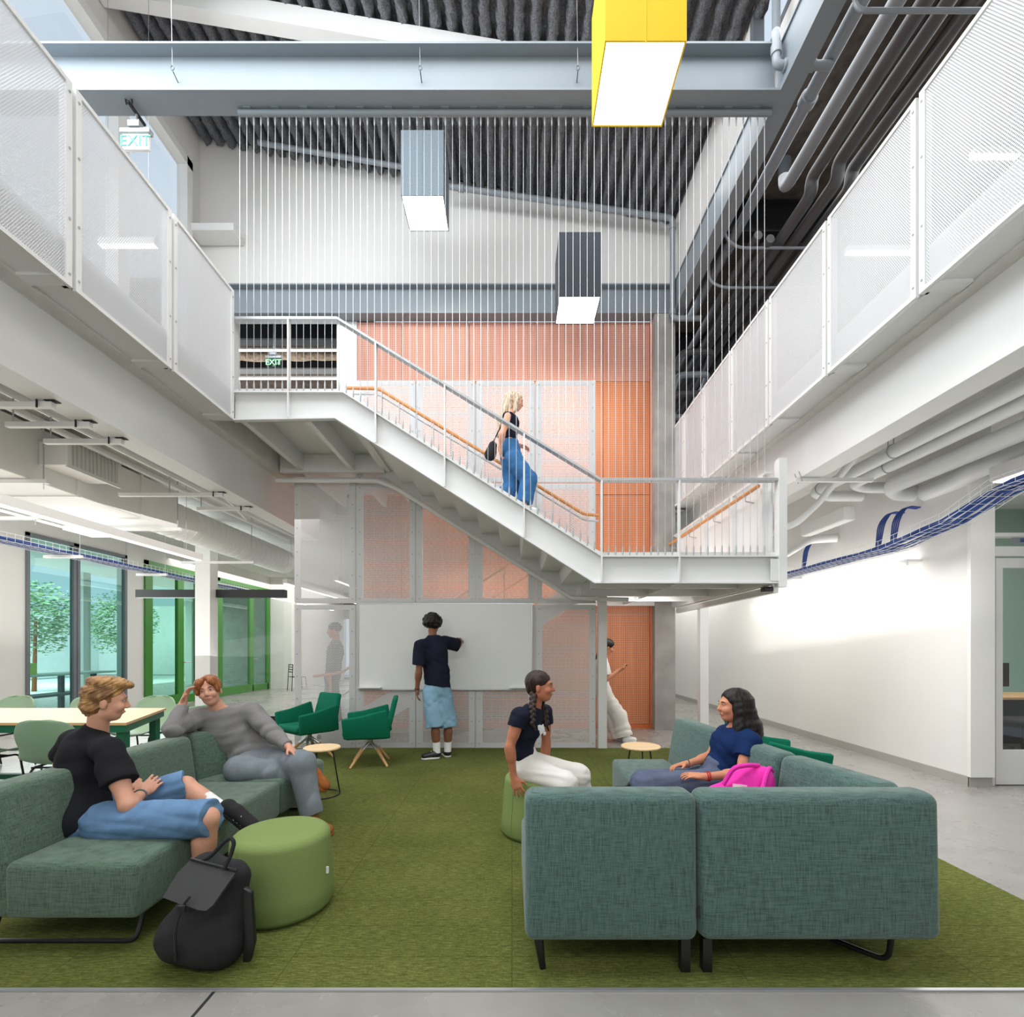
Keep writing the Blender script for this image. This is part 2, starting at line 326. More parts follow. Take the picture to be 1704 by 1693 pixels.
def solo(name, mb, m, label, cat, group=None, loc=None, smooth=35):
    me = mesh_from(mb.v, mb.f, name, smooth) if isinstance(mb, MB) else mb
    o = link(name, me, m)
    if loc: me.transform(Matrix.Translation(-Vector(loc))); o.location = loc
    o['label'] = label; o['category'] = cat; o['kind'] = 'thing'
    if group: o['group'] = group
    return o
def struct(name, mb, m, smooth=None):
    me = mesh_from(mb.v, mb.f, name, smooth) if isinstance(mb, MB) else mb
    o = link(name, me, m); o['kind'] = 'structure'; return o
def dup(root, loc, rz, label, group=None):
    r = root.copy(); COL.objects.link(r); r.location = loc; r.rotation_euler = (0, 0, rz); r['label'] = label
    if group: r['group'] = group
    for ch in list(root.children):
        c = ch.copy(); COL.objects.link(c); c.parent = r
        for g in ch.children: d = g.copy(); COL.objects.link(d); d.parent = c
    return r
def P(px, py, Y): return Vector(((px-852)*Y/F, Y, HC+(1078-py)*Y/F))
def text_mesh(txt, size, extrude=.002):
    cu = bpy.data.curves.new('t', 'FONT'); cu.body = txt; cu.size = size; cu.extrude = extrude; cu.align_x = 'CENTER'; cu.align_y = 'CENTER'
    o = bpy.data.objects.new('t', cu); COL.objects.link(o); bpy.context.view_layer.update()
    me = bpy.data.meshes.new_from_object(o.evaluated_get(bpy.context.evaluated_depsgraph_get())); bpy.data.objects.remove(o); me.materials.clear()
    me.transform(Matrix.Rotation(math.pi/2, 4, 'X')); return me
# ---------------------------------------------------------------- smooth-union solids, turned into one closed surface
class Solid:
    def __init__(s, h=.007): s.p = []; s.h = h
    def cone(s, a, b, ra, rb, k=.02, ax=None, flat=1., op='+', cut=False, cuta=False):
        s.p.append(('c', np.array(a, float), np.array(b, float), ra, rb, k, None if ax is None else np.array(Vector(ax).normalized(), float), flat, op, cut, cuta)); return s
    def ell(s, c, r, R=None, k=.02, op='+'):
        s.p.append(('e', np.array(c, float), np.array(r, float), np.eye(3) if R is None else np.array(R, float), k, op)); return s
    def plane(s, pt, n): s.p.append(('p', np.array(pt, float), np.array(Vector(n).normalized(), float))); return s
    def field(s, nz):
        lo = np.full(3, 1e9); hi = -lo
        for q in s.p:
            if q[0] == 'p': continue
            if q[0] == 'c':
                if q[8] != '+': continue
                r = max(q[3], q[4]); lo = np.minimum(lo, np.minimum(q[1], q[2])-r); hi = np.maximum(hi, np.maximum(q[1], q[2])+r)
            else:
                if q[5] != '+': continue
                r = q[2].max(); lo = np.minimum(lo, q[1]-r); hi = np.maximum(hi, q[1]+r)
        lo -= 4*s.h+.02; hi += 4*s.h+.02; n = np.ceil((hi-lo)/s.h).astype(int)+1
        Fd = np.full(n, .5, np.float32)
        for q in s.p:
            if q[0] == 'p':
                A = [lo[d]+s.h*np.arange(n[d]) for d in range(3)]; v = q[2]
                Fd = np.maximum(Fd, (((A[0]-q[1][0])*v[0])[:, None, None]+((A[1]-q[1][1])*v[1])[None, :, None]+((A[2]-q[1][2])*v[2])[None, None, :]).astype(np.float32)); continue
            if q[0] == 'c': r = max(q[3], q[4]); k = q[5]; bl = np.minimum(q[1], q[2])-r; bh = np.maximum(q[1], q[2])+r; op = q[8]
            else: r = q[2].max(); k = q[4]; bl = q[1]-r; bh = q[1]+r; op = q[5]
            mg = k+3*s.h; i0 = np.clip(((bl-mg-lo)/s.h).astype(int), 0, n-1); i1 = np.clip(((bh+mg-lo)/s.h).astype(int)+2, 1, n)
            if (i1 <= i0).any(): continue
            ax = [(lo[d]+s.h*np.arange(i0[d], i1[d])).astype(np.float32) for d in range(3)]
            X, Y, Z = np.meshgrid(*ax, indexing='ij')
            if q[0] == 'c':
                a, b, ra, rb = q[1:5]; ba = b-a; L2 = max(ba@ba, 1e-9); px, py, pz = X-a[0], Y-a[1], Z-a[2]
                t0 = (px*ba[0]+py*ba[1]+pz*ba[2])/L2; t = np.clip(t0, (-.5 if q[10] else 0), (1.5 if q[9] else 1)); rr = ra+(rb-ra)*np.clip(t, 0, 1)
                px = px-t*ba[0]; py = py-t*ba[1]; pz = pz-t*ba[2]
                if q[6] is not None:
                    g = q[6]; cc = (px*g[0]+py*g[1]+pz*g[2])*(1/q[7]-1); px = px+g[0]*cc; py = py+g[1]*cc; pz = pz+g[2]*cc
                d = np.sqrt(px*px+py*py+pz*pz)-rr
                if q[6] is not None: d = d*(.5+.5*q[7])
                if q[9]: d = np.maximum(d, (t0-1)*math.sqrt(L2))
                if q[10]: d = np.maximum(d, -t0*math.sqrt(L2))
            else:
                c, r3, R = q[1:4]; px, py, pz = X-c[0], Y-c[1], Z-c[2]
                u = [(px*R[i][0]+py*R[i][1]+pz*R[i][2])/r3[i] for i in range(3)]
                ln = np.sqrt(u[0]**2+u[1]**2+u[2]**2); g = np.sqrt((u[0]/r3[0])**2+(u[1]/r3[1])**2+(u[2]/r3[2])**2)
                d = ln*(ln-1)/np.maximum(g, 1e-6)
            sl = tuple(slice(i0[i], i1[i]) for i in range(3)); f0 = Fd[sl]
            if op == '+':
                hh = np.clip(.5+.5*(f0-d)/k, 0, 1); Fd[sl] = f0+(d-f0)*hh-k*hh*(1-hh)
            elif op == '-':
                hh = np.clip(.5-.5*(f0+d)/k, 0, 1); Fd[sl] = f0+(-d-f0)*hh+k*hh*(1-hh)
            elif op == '&':
                G = np.full(Fd.shape, .5, np.float32); G[sl] = np.maximum(f0, d); Fd = G
        if nz is not None:
            near = np.abs(Fd) < .05; I = np.nonzero(near); Pn = np.stack([lo[d]+s.h*I[d] for d in range(3)], 1); Fd[I] += nz(Pn).astype(np.float32)
        return Fd, lo
    def mesh(s, name, nz=None, cuts=()):
        Fd, lo = s.field(nz); h = s.h; n = Fd.shape
        for (pt, nm) in cuts:   # keep the side the normal points away from
            ax = [lo[d]+h*np.arange(n[d]) for d in range(3)]; nm = Vector(nm).normalized()
            pl = ((ax[0]-pt[0])*nm.x)[:, None, None]+((ax[1]-pt[1])*nm.y)[None, :, None]+((ax[2]-pt[2])*nm.z)[None, None, :]
            Fd = np.maximum(Fd, pl)
        sg = Fd < 0; c = np.zeros(tuple(k-1 for k in n), np.int8)
        for i in (0, 1):
            for j in (0, 1):
                for k in (0, 1): c += sg[i:n[0]-1+i, j:n[1]-1+j, k:n[2]-1+k]
        act = (c > 0) & (c < 8); idx = -np.ones(c.shape, np.int32); I = np.nonzero(act); nv = len(I[0]); idx[I] = np.arange(nv)
        acc = np.zeros((nv, 3)); cnt = np.zeros(nv); B = np.stack(I, 1)
        for ax in range(3):
            o = [0, 1, 2]; o.remove(ax)
            for i in (0, 1):
                for j in (0, 1):
                    d0 = np.zeros(3, int); d0[o[0]] = i; d0[o[1]] = j; d1 = d0.copy(); d1[ax] = 1
                    f0 = Fd[tuple((B+d0).T)]; f1 = Fd[tuple((B+d1).T)]; m = (f0 < 0) != (f1 < 0); t = np.where(m, f0/np.where(m, f0-f1, 1), 0)
                    p = np.tile(d0.astype(float), (nv, 1)); p[:, ax] += t; acc[m] += p[m]; cnt[m] += 1
        V = lo+(B+acc/cnt[:, None])*h
        Q = []
        for ax in range(3):
            o = [0, 1, 2]; o.remove(ax)
            sl0 = [slice(1, -1)]*3; sl1 = [slice(1, -1)]*3; sl0[ax] = slice(0, -1); sl1[ax] = slice(1, None)
            a = sg[tuple(sl0)]; b = sg[tuple(sl1)]; E = np.nonzero(a != b); G = np.stack(E, 1); G[:, o[0]] += 1; G[:, o[1]] += 1
            e0 = np.zeros(3, int); e0[o[0]] = 1; e1 = np.zeros(3, int); e1[o[1]] = 1
            q = np.stack([idx[tuple((G-e0-e1).T)], idx[tuple((G-e1).T)], idx[tuple(G.T)], idx[tuple((G-e0).T)]], 1)
            fl = a[E] == (ax == 1); q[fl] = q[fl][:, ::-1]; Q.append(q)
        Q = np.concatenate(Q); Q = Q[(Q >= 0).all(1)]
        me = bpy.data.meshes.new(name); me.vertices.add(nv); me.vertices.foreach_set('co', V.astype(np.float32).ravel())
        me.loops.add(len(Q)*4); me.loops.foreach_set('vertex_index', Q.ravel().astype(np.int32)); me.polygons.add(len(Q))
        me.polygons.foreach_set('loop_start', np.arange(0, len(Q)*4, 4, dtype=np.int32)); me.polygons.foreach_set('use_smooth', np.ones(len(Q), bool)); me.update(); me.validate()
        return me
def folds(amp, f=30., seed=0, d=(0, 0, 1)):
    soft = f < 45
    if soft: f *= 2.3
    rs = np.random.RandomState(seed); A = rs.normal(size=(4, 3)); d = np.array(d, float)
    for i in range(4): A[i] = A[i]/np.linalg.norm(A[i])+d*.8
    ph = rs.uniform(0, 6, 4)
    def g(p):
        w = np.sin(p@A[3]*f*.35+ph[3])*1.6
        if soft: return amp*(.9-1.5*np.abs(np.sin(p@A[0]*f*.5+ph[0]+w*.6))+.5*np.sin(p@A[1]*f*1.1+ph[1]+w*1.5)+.25*np.sin(p@A[2]*f*1.9+ph[2]))/1.5
        return amp*(np.sin(p@A[0]*f+ph[0]+w)+.6*np.sin(p@A[1]*f*1.7+ph[1]+w*1.5)+.35*np.sin(p@A[2]*f*2.9+ph[2]))/1.6
    return g
# ================================================================ THE SETTING
FL2 = 4.19                      # gallery floor; the lower stair landing is at 2.46
struct('floor', MB().box(-14, 8, -2, 26, -.2, 0), 'floor')
solo('carpet', MB().box(-3.05, 2.86, 2.046, 6.93, .0005, .008), 'carpet', 'large rectangular olive green ribbed carpet under both sofas', 'carpet')
struct('trim_1', MB().box(-1.235, -1.222, 1.0, 2.044, .0005, .0015), 'dark')
struct('trim_2', MB().box(-3.05, 2.87, 2.03, 2.046, .0005, .008), 'alu')
# right wall, pier, baseboards
struct('wall_right', MB().box(4.68, 4.9, 5.04, 17, 0, 3.84), 'wall')
bb = MB().box(4.665, 4.68, 5.03, 17, 0, .1).box(4.665, 4.9, 5.025, 5.04, 0, .1)
struct('baseboard_right', bb, 'rubber_grey')
struct('trim_3', MB().box(4.655, 4.90, 5.00, 5.04, .1, 3.16), 'white')
struct('wall_corridor', MB().box(2.2, 4.9, 17, 17.2, 0, 3.84), 'wall')
# office behind the glazed door on the right
struct('wall_office', MB().box(4.9, 9, 8.6, 8.7, 0, 3.84), mat('office_wall', (150, 176, 160), .8), None)
struct('wall_office_side', MB().box(9, 9.1, 4, 8.7, 0, 3.84), 'wall')
d = thing('door_1', 'aluminium framed glazed office door with transom', 'door', (5.5, 5.1, 0)); d['kind'] = 'structure'; del d['category']; del d['label']
part(d, 'door_frame', MB().box(4.90, 4.96, 5.06, 5.14, 0, 3.1).box(4.96, 6.3, 5.06, 5.14, 2.36, 2.46).box(4.96, 6.3, 5.06, 5.14, 2.56, 2.6).box(4.96, 6.3, 5.07, 5.13, 3.0, 3.1), 'steel_white')
part(d, 'door_leaf', MB().box(4.98, 5.05, 5.07, 5.12, .01, 2.34).box(6.05, 6.15, 5.07, 5.12, .01, 2.34).box(5.05, 6.05, 5.07, 5.12, .01, .36).box(5.05, 6.05, 5.07, 5.12, 2.24, 2.34), 'steel_white')
part(d, 'pane', MB().box(5.05, 6.05, 5.09, 5.10, .36, 2.24), 'glass')
part(d, 'pane', MB().box(4.96, 6.3, 5.09, 5.10, 2.6, 3.0), 'glass')
sg = thing('door_sign', 'small blue sign reading SUPPLY AREA in the glass above the office door', 'sign', (5.24, 5.0, 2.5))
part(sg, 'plate', MB().box(5.12, 5.62, 5.04, 5.055, 2.485, 2.545), 'steel_blue')
tm = text_mesh('SUPPLY AREA', .055); tm.transform(Matrix.Translation((5.36, 5.037, 2.515))); part(sg, 'lettering', tm, 'cable_blue')
# far left walls and glazing wall at X = -8.35
L = -8.35
wl = MB().box(L-.12, L, 3, 8.45, 0, 3.84).box(L-.2, L+.02, 10.66, 11.15, 0, 3.84).box(L-.1, L, 8.45, 17, 3.41, 3.84).box(L-.1, L, 13.15, 13.9, 0, 3.84)
struct('wall_left', wl, 'wall')
def window(n, y0, y1, fr, gl, z0=.02, z1=3.41, t=.06, x=L):
    o = bpy.data.objects.new('window_%d' % n, None); COL.objects.link(o); o['kind'] = 'structure'; o.location = (x, (y0+y1)/2, 0)
    part(o, 'window_frame', MB().box(x-.05, x+.03, y0, y0+t, z0, z1).box(x-.05, x+.03, y1-t, y1, z0, z1).box(x-.05, x+.03, y0, y1, z0, z0+t).box(x-.05, x+.03, y0, y1, z1-t, z1), fr)
    part(o, 'pane', MB().box(x-.015, x-.005, y0+t, y1-t, z0+t, z1-t), gl); return o
window(1, 8.45, 9.42, 'steel_dark', 'glass_teal'); window(2, 9.44, 10.66, 'steel_dark', 'glass_teal')
def gdoor(n, y0, y1, label):
    o = bpy.data.objects.new('door_%d' % n, None); COL.objects.link(o); o['kind'] = 'structure'; o.location = (L, (y0+y1)/2, 0)
    x = L
    part(o, 'door_frame', MB().box(x-.06, x+.06, y0, y0+.1, 0, 3.41).box(x-.06, x+.06, y1-.1, y1, 0, 3.41).box(x-.06, x+.06, y0, y1, 3.31, 3.41), 'green_frame')
    ym = y0+(y1-y0)*.62
    part(o, 'door_leaf', MB().box(x-.03, x+.05, y0+.1, y0+.24, .02, 3.3).box(x-.03, x+.05, ym-.14, ym, .02, 3.3).box(x-.03, x+.05, y0+.24, ym-.14, .02, .26).box(x-.03, x+.05, y0+.24, ym-.14, 3.16, 3.3), 'green_frame')
    part(o, 'door_leaf', MB().box(x-.03, x+.05, ym, ym+.08, .02, 3.3).box(x-.03, x+.05, y1-.18, y1-.1, .02, 3.3).box(x-.03, x+.05, ym, y1-.1, .02, .22), 'green_frame')
    part(o, 'pane', MB().box(x, x+.01, y0+.24, ym-.14, .26, 3.16), 'glass_green'); part(o, 'pane', MB().box(x, x+.01, ym+.08, y1-.18, .22, 3.3), 'glass_green')
    part(o, 'door_handle', MB().tube([(x+.05, ym+.05, 1.05), (x+.11, ym+.05, 1.05), (x+.11, ym+.22, 1.05)], .012), 'alu')
gdoor(2, 11.15, 13.15, 0); gdoor(3, 13.9, 16.9, 0)
# courtyard outside the glazing
struct('ground_outside', MB().box(-30, L-.2, 2, 30, -.25, -.05), 'outdoor')
struct('wall_outside', MB().box(-22, -21.8, 2, 30, 0, 3.2).box(-22, L-.5, 26, 26.3, 0, 3.6), 'outdoor')
for i, (x, y, lb) in enumerate([(-11.0, 10.6, 'slim white post outside the teal windows, nearest the yellow planter'), (-12.6, 14.2, 'slim white post outside the first green framed door'), (-12.6, 19.0, 'slim white post outside the second green framed door')]):
    solo('courtyard_post', MB().box(x, x+.25, y, y+.25, -.05, 3.6), 'white', lb, 'post', 'slim white posts outside the glazing')
def tree(name, c, r, lb, n=2600):
    o = thing(name, lb, 'tree', (c[0], c[1], 0), group='small trees outside the glazing')
    part(o, 'trunk', MB().tube([(c[0], c[1], -.05), (c[0]+.05, c[1], c[2])], [.07, .04]), 'suede')
    m = MB(); rs = random.Random(int(c[1]*10))
    for i in range(n):
        v = Vector((rs.gauss(0, 1), rs.gauss(0, 1), rs.gauss(0, 1))).normalized()*r*rs.uniform(.4, 1)+Vector(c); a = rs.uniform(0, 6); s = rs.uniform(.05, .10)
        q = Matrix.Rotation(a, 3, 'Z') @ Matrix.Rotation(rs.uniform(-1, 1), 3, 'X')
        m.add([v+q @ Vector((-s, 0, 0)), v+q @ Vector((0, s*.5, .02)), v+q @ Vector((s, 0, 0)), v+q @ Vector((0, -s*.5, .02))], [(0, 1, 2, 3)])
    part(o, 'foliage', m, 'leaf', smooth=None)
tree('courtyard_tree', (-16, 16.5, 2.4), 1.3, 'small leafy tree outside the second teal window')
tree('courtyard_tree', (-17.5, 22, 2.5), 1.5, 'small leafy tree outside the far green framed door')
# counter with a yellow planter inside the teal windows
ct = thing('window_counter', 'low dark counter with pale top outside the teal tinted windows', 'counter', (-9.3, 9.8, 0))
part(ct, 'countertop', MB().box(-9.6, -9.0, 8.2, 11.2, .86, .9), 'white')
part(ct, 'shelf', MB().box(-9.55, -9.05, 8.2, 11.2, .45, .49), 'steel_dark')
for y in (8.3, 9.3, 10.3, 11.1): part(ct, 'leg', MB().box(-9.5, -9.42, y, y+.08, -.05, .86), 'steel_dark')
solo('planter_box', MB().rbox(-9.4, -9.15, 9.25, 9.5, .901, 1.12, .01), mat('yellow_green_box', (206, 214, 70), .5), 'small yellow-green box on the counter outside the teal windows', 'box')
# far end of the study zone
fw = MB().box(-14, -9.1, 22, 22.2, 0, 3.84).box(-7.0, 2.2, 22, 22.2, 0, 3.84).box(-9.1, -7.0, 22, 22.2, 2.7, 3.84).box(-9.1, -7.0, 22, 22.2, 0, .1)
struct('wall_far', fw, 'concrete')
o4 = bpy.data.objects.new('window_4', None); COL.objects.link(o4); o4['kind'] = 'structure'; o4.location = (-8, 22, 0)
part(o4, 'window_frame', MB().box(-9.1, -9.03, 21.98, 22.1, .1, 2.7).box(-7.07, -7, 21.98, 22.1, .1, 2.7).box(-8.4, -8.34, 21.98, 22.1, .1, 2.7).box(-7.75, -7.69, 21.98, 22.1, .1, 2.7), 'steel_white')
struct('wall_return', MB().box(-7.6, -7.5, 17.2, 22, 0, 3.84).box(-8.5, -7.6, 17.0, 17.2, 0, 3.84), 'wall')
# the concrete core to the right of the orange wall on both floors
struct('column_1', MB().box(2.45, 2.80, 8.45, 8.95, 0, 7.15), 'concrete')
# ceilings of the ground floor = gallery slabs
struct('ceiling_study', MB().box(-14, -3.22, -1, 22, 3.84, 4.15), 'ceil_white')
struct('ceiling_hall', MB().box(3.06, 9, -1, 17.2, 3.84, 4.15), 'ceil_white')
struct('ceiling_back', MB().box(-3.22, 3.06, 9.0, 22, 3.84, 4.15), 'ceil_white')
struct('floor_gallery_left', MB().box(-14, -3.02, -1, 22, 4.15, FL2), 'concrete')
struct('floor_gallery_right', MB().box(2.86, 9, -1, 17.2, 4.15, FL2), 'concrete')
struct('trim_4', MB().box(-3.24, -3.0, -1, 5.3, 3.86, 4.17), 'steel_white'); struct('trim_5', MB().box(2.85, 3.08, -1, 8.6, 3.86, 4.17), 'steel_white')
# upper walls
hc = lambda x: 10.32-.1707*(x+5.5)
def wall_up_back():
    m = MB(); m.prism([(-5.5, FL2), (-4.9, FL2), (-4.9, 7.67), (2.9, 7.67), (2.9, hc(2.9)+.1), (-5.5, hc(-5.5)+.1)], 8.69, 8.85, 'y'); return m
struct('wall_back_upper', wall_up_back(), 'wall')
wu = MB().box(-5.62, -5.5, -1, 22, FL2, 5.9).box(-5.62, -5.5, -1, 8.85, 9.67, 10.6).box(-5.62, -5.5, 8.401, 8.85, 5.9, 9.67)
struct('wall_left_upper', wu, 'wall')
def win_up(n, y0, y1):
    o = bpy.data.objects.new('window_%d' % n, None); COL.objects.link(o); o['kind'] = 'structure'; o.location = (-5.5, (y0+y1)/2, 6)
    part(o, 'window_frame', MB().box(-5.62, -5.44, y0, y0+.06, 5.9, 9.67).box(-5.62, -5.44, y1-.14, y1, 5.9, 9.67).box(-5.62, -5.44, y0, y1, 9.53, 9.67).box(-5.62, -5.44, y0, y1, 5.9, 5.98), 'white')
    part(o, 'pane', MB().box(-5.58, -5.57, y0+.06, y1-.14, 5.98, 9.53), 'glass')
win_up(5, 6.95, 8.40); win_up(6, 3.2, 6.95); win_up(7, -.6, 3.2)
XR = 2.86
wr = MB().box(XR, XR+.12, -1, 8.85, 7.67, 8.05).box(XR, XR+.12, 5.9, 8.85, 8.05, 9.2).box(XR, XR+.12, -1, 5.9, 8.95, 9.4)
struct('wall_right_upper', wr, 'wall')
win = bpy.data.objects.new('window_8', None); COL.objects.link(win); win['kind'] = 'structure'; win.location = (XR, 4, 8)
part(win, 'window_frame', MB().box(XR-.01, XR+.12, 5.82, 5.9, 8.05, 8.95).box(XR-.01, XR+.12, 2, 5.9, 8.05, 8.12).box(XR-.01, XR+.12, 4.4, 4.48, 8.05, 8.95), 'steel_dark')
struct('wall_gallery_right', MB().box(8.0, 8.1, -1, 17.2, FL2, 8.1), 'white')
struct('wall_gallery_end', MB().box(2.9, 8.1, 13.0, 13.1, FL2, 8.1), 'concrete')
struct('ceiling_gallery_right', MB().box(2.98, 8.1, -1, 13.1, 7.9, 8.1), 'brown_fuzzy')
struct('wall_front', MB().box(-14, 9, -2.1, -2, 0, 10.6), 'white')
struct('wall_front_right', MB().box(8.9, 9, -2, 5.04, 0, 3.84), 'wall')
# high ceiling: sprayed corrugated deck, one surface of rounded ribs running towards the far wall
def deck():
    pitch = .218; prof = []; x = -5.5
    while x < 2.95:
        for u, z in ((.0, .12), (.06, .115), (.075, .02), (.10, -.02), (.14, -.035), (.18, -.02), (.205, .02)): prof.append((x+u, hc(x+u)+z))
        x += pitch
    ys = [-1, 1, 3, 4.5]+[4.6+.055*i for i in range(75)]; v = []; rs = np.random.RandomState(3); n = len(prof)
    for y in ys:
        j = rs.uniform(-.022, .022, (n, 2)) if y > 4.5 else np.zeros((n, 2))
        for (px, pz), d in zip(prof, j): v.append((px+d[0]*.8, y, pz+d[1]))
    f = [(i*n+k, i*n+k+1, (i+1)*n+k+1, (i+1)*n+k) for i in range(len(ys)-1) for k in range(n-1)]
    return mesh_from(v, f, 'deck', 60)
link('ceiling', deck(), 'fuzzy')['kind'] = 'structure'
struct('roof', MB().prism([(-5.7, hc(-5.7)+.16), (3.0, hc(3.0)+.16), (3.0, hc(3.0)+.4), (-5.7, hc(-5.7)+.4)], -2.1, 8.9, 'y'), 'dark')
# ================================================================ STRUCTURAL STEEL
def sloped(x0, x1, y0, y1, dz, h):
    return MB().prism([(x0, hc(x0)+dz-h), (x1, hc(x1)+dz-h), (x1, hc(x1)+dz), (x0, hc(x0)+dz)], y0, y1, 'y')
solo('rafter', sloped(-5.48, 2.84, 6.45, 6.62, -.03, .26), 'white', 'white sloping roof rafter under the dark ribbed ceiling', 'roof beam')
rs = random.Random(5); pl = MB(); pts = [(-5.4+.1*i, 5.35+rs.uniform(-.02, .02), hc(-5.4+.1*i)-.05+rs.uniform(-.02, .02)) for i in range(82)]
pl.tube(pts, [.06+rs.uniform(-.012, .012) for _ in pts], 8); solo('sprayed_purlin', pl, 'fuzzy', 'dark sprayed purlin crossing under the ribbed ceiling before the rafter', 'roof beam')
solo('steel_beam', MB().ibeam_x(-5.48, 2.76, 5.185, 7.15, 7.65, .25), 'steel_blue', 'wide grey steel beam crossing the atrium, holding the cable screen', 'beam')
solo('steel_beam', MB().ibeam_x(-4.9, 2.76, 8.56, 7.16, 7.67, .22), 'steel_blue', 'grey steel beam along the back above the orange perforated wall', 'beam')
solo('steel_beam', MB().ibeam_y(-1, 8.6, 2.86, 7.15, 7.66, .2, tw=.16), 'steel_blue', 'long grey steel beam running along the pipe side of the atrium', 'beam')
solo('edge_beam', MB().ibeam_y(-1, 8.6, -3.475, 3.28, 3.86, .25, tw=.23), 'steel_white', 'deep white edge beam under the window side balcony', 'beam')
solo('edge_beam', MB().ibeam_y(-1, 12.5, 3.27, 3.28, 3.86, .24, tw=.22), 'steel_white', 'deep white edge beam under the pipe side balcony', 'beam')
for y, lb in ((4.0, 'dark cross beam over the pipe side balcony nearest the camera'), (7.2, 'dark cross beam over the pipe side balcony, middle one'), (10.2, 'dark cross beam over the pipe side balcony near its far end')):
    solo('cross_beam', MB().ibeam_x(3.0, 8.0, y, 7.42, 7.88, .2), 'dark', lb, 'beam')
# ================================================================ BACK WALL CLADDING
cl = thing('perforated_cladding', 'tall orange perforated timber cladding on the back wall', 'wall panelling', (-.2, 8.69, 0))
xs = [-2.72, -1.94, -.75, .435, 1.60, 2.42]
for i in range(5):
    a, b = xs[i]+.006, xs[i+1]-.006
    for (z0, z1, mt) in ((0.08, 2.0, 'orange'), (2.01, 4.1, 'orange'), (4.11, 6.09, 'orange'), (6.10, 7.14, 'orange_daylit')):
        if i == 0 and z0 < 2: pass
        part(cl, 'perforated_panel', MB().box(a, b, 8.66, 8.69, z0, z1), mt)
part(cl, 'base_rail', MB().box(-2.72, 2.42, 8.665, 8.69, 0, .075), 'orange_edge')
part(cl, 'corner_edge', MB().box(2.42, 2.45, 8.64, 8.9, 0, 7.14), 'orange_edge')
struct('wall_back', MB().box(-2.72, 2.45, 8.695, 8.95, 0, 7.15), 'wall')
struct('trim_6', MB().box(-3.08, -2.725, 8.66, 8.9, FL2, 7.15), 'steel_white')
# neighbouring floor seen through the opening beside the orange wall
struct('wall_neighbour', MB().box(-9, -2.8, 16, 16.1, FL2, 7.95), 'brown_fuzzy')
struct('ceiling_neighbour', MB().box(-9, -2.8, 8.9, 16, 7.95, 8.1), 'brown_fuzzy')
for y, z0, lb in ((9.7, 7.42, 'dark blue-grey beam highest behind the cables beside the orange wall'), (11.1, 7.64, 'dark blue-grey beam lower in the opening beside the orange wall'), (12.6, 7.7, 'dark blue-grey beam lowest in the opening beside the orange wall')):
    nb = thing('plenum_beam', lb, 'beam', (-5, y, z0))
    part(nb, 'flange', MB().box(-8.9, -2.85, y-.1, y+.1, z0, z0+.03), 'steel_dark'); part(nb, 'web', MB().box(-8.9, -2.85, y-.02, y+.02, z0+.03, 7.94), 'dark')
for i, (z, y) in enumerate(((7.76, 10.5), (7.70, 11.5), (7.72, 12.1))):
    q = thing('linear_light', ['thin bright linear light highest in the opening beside the orange wall', 'thin bright linear light midway in the opening beside the orange wall', 'thin bright linear light lowest in the opening beside the orange wall'][i], 'light', (-5, y, z), group='linear lights on the neighbouring floor')
    part(q, 'housing', MB().box(-7.4, -3.0, y-.04, y+.04, z, z+.04), 'white'); part(q, 'diffuser', MB().box(-7.4, -3.0, y-.03, y+.03, z-.012, z), 'strip')
    part(q, 'wire', MB().tube([(-4, y, z+.04), (-4, y, 7.95)], .004, 5).tube([(-6, y, z+.04), (-6, y, 7.95)], .004, 5), 'galv')
q = MB(); rs = random.Random(11)
q.tube([(-7.6+.2*i, 10.85+rs.uniform(-.04, .04), 7.84+rs.uniform(-.02, .02)) for i in range(24)], [.10+rs.uniform(-.02, .02) for _ in range(24)], 12)
solo('wrapped_duct', q, mat('wrapped_brown', (156, 138, 118), .8, var=.5, vs=14), 'lumpy brown wrapped duct beyond the opening beside the orange wall', 'duct')
def exit_sign(loc, wd, hd, lit, lb, rod):
    x, y, z = loc; o = thing('exit_sign', lb, 'exit sign', (x, y, z))
    part(o, 'panel', MB().rbox(x-wd/2, x+wd/2, y-.015, y+.015, z-hd/2, z+hd/2, .004, 2), 'white' if not lit else 'glass_teal')
    part(o, 'housing', MB().rbox(x-wd/2-.02, x+wd/2+.02, y-.035, y+.035, z+hd/2, z+hd/2+.05, .01, 2), 'galv')
    t = text_mesh('EXIT', hd*.95); t.transform(Matrix.Translation((x, y-.02, z))); t2 = part(o, 'lettering', t, 'exit_green' if lit else 'exit_pale')
    part(o, 'hanger', MB().tube([(x, y, z+hd/2+.05), (x, y, rod)], .012).box(x-.06, x+.06, y-.05, y+.05, z+hd/2+.05, z+hd/2+.11), 'galv')
    part(o, 'clamp', MB().box(x-.012, x+.012, y-.12, y+.12, rod, rod+.025).tube([(x-.03, y-.1, rod), (x-.05, y-.1, rod+.12)], .008).tube([(x+.03, y-.1, rod), (x+.02, y-.1, rod+.12)], .008), 'dark')
exit_sign((-4.0, 5.25, 6.80), .28, .17, False, 'white exit sign with pale green letters hanging below the wide grey beam', 7.10)
exit_sign((-4.35, 9.0, 6.62), .26, .15, True, 'glowing green exit sign behind the cables above the upper landing', 7.90)
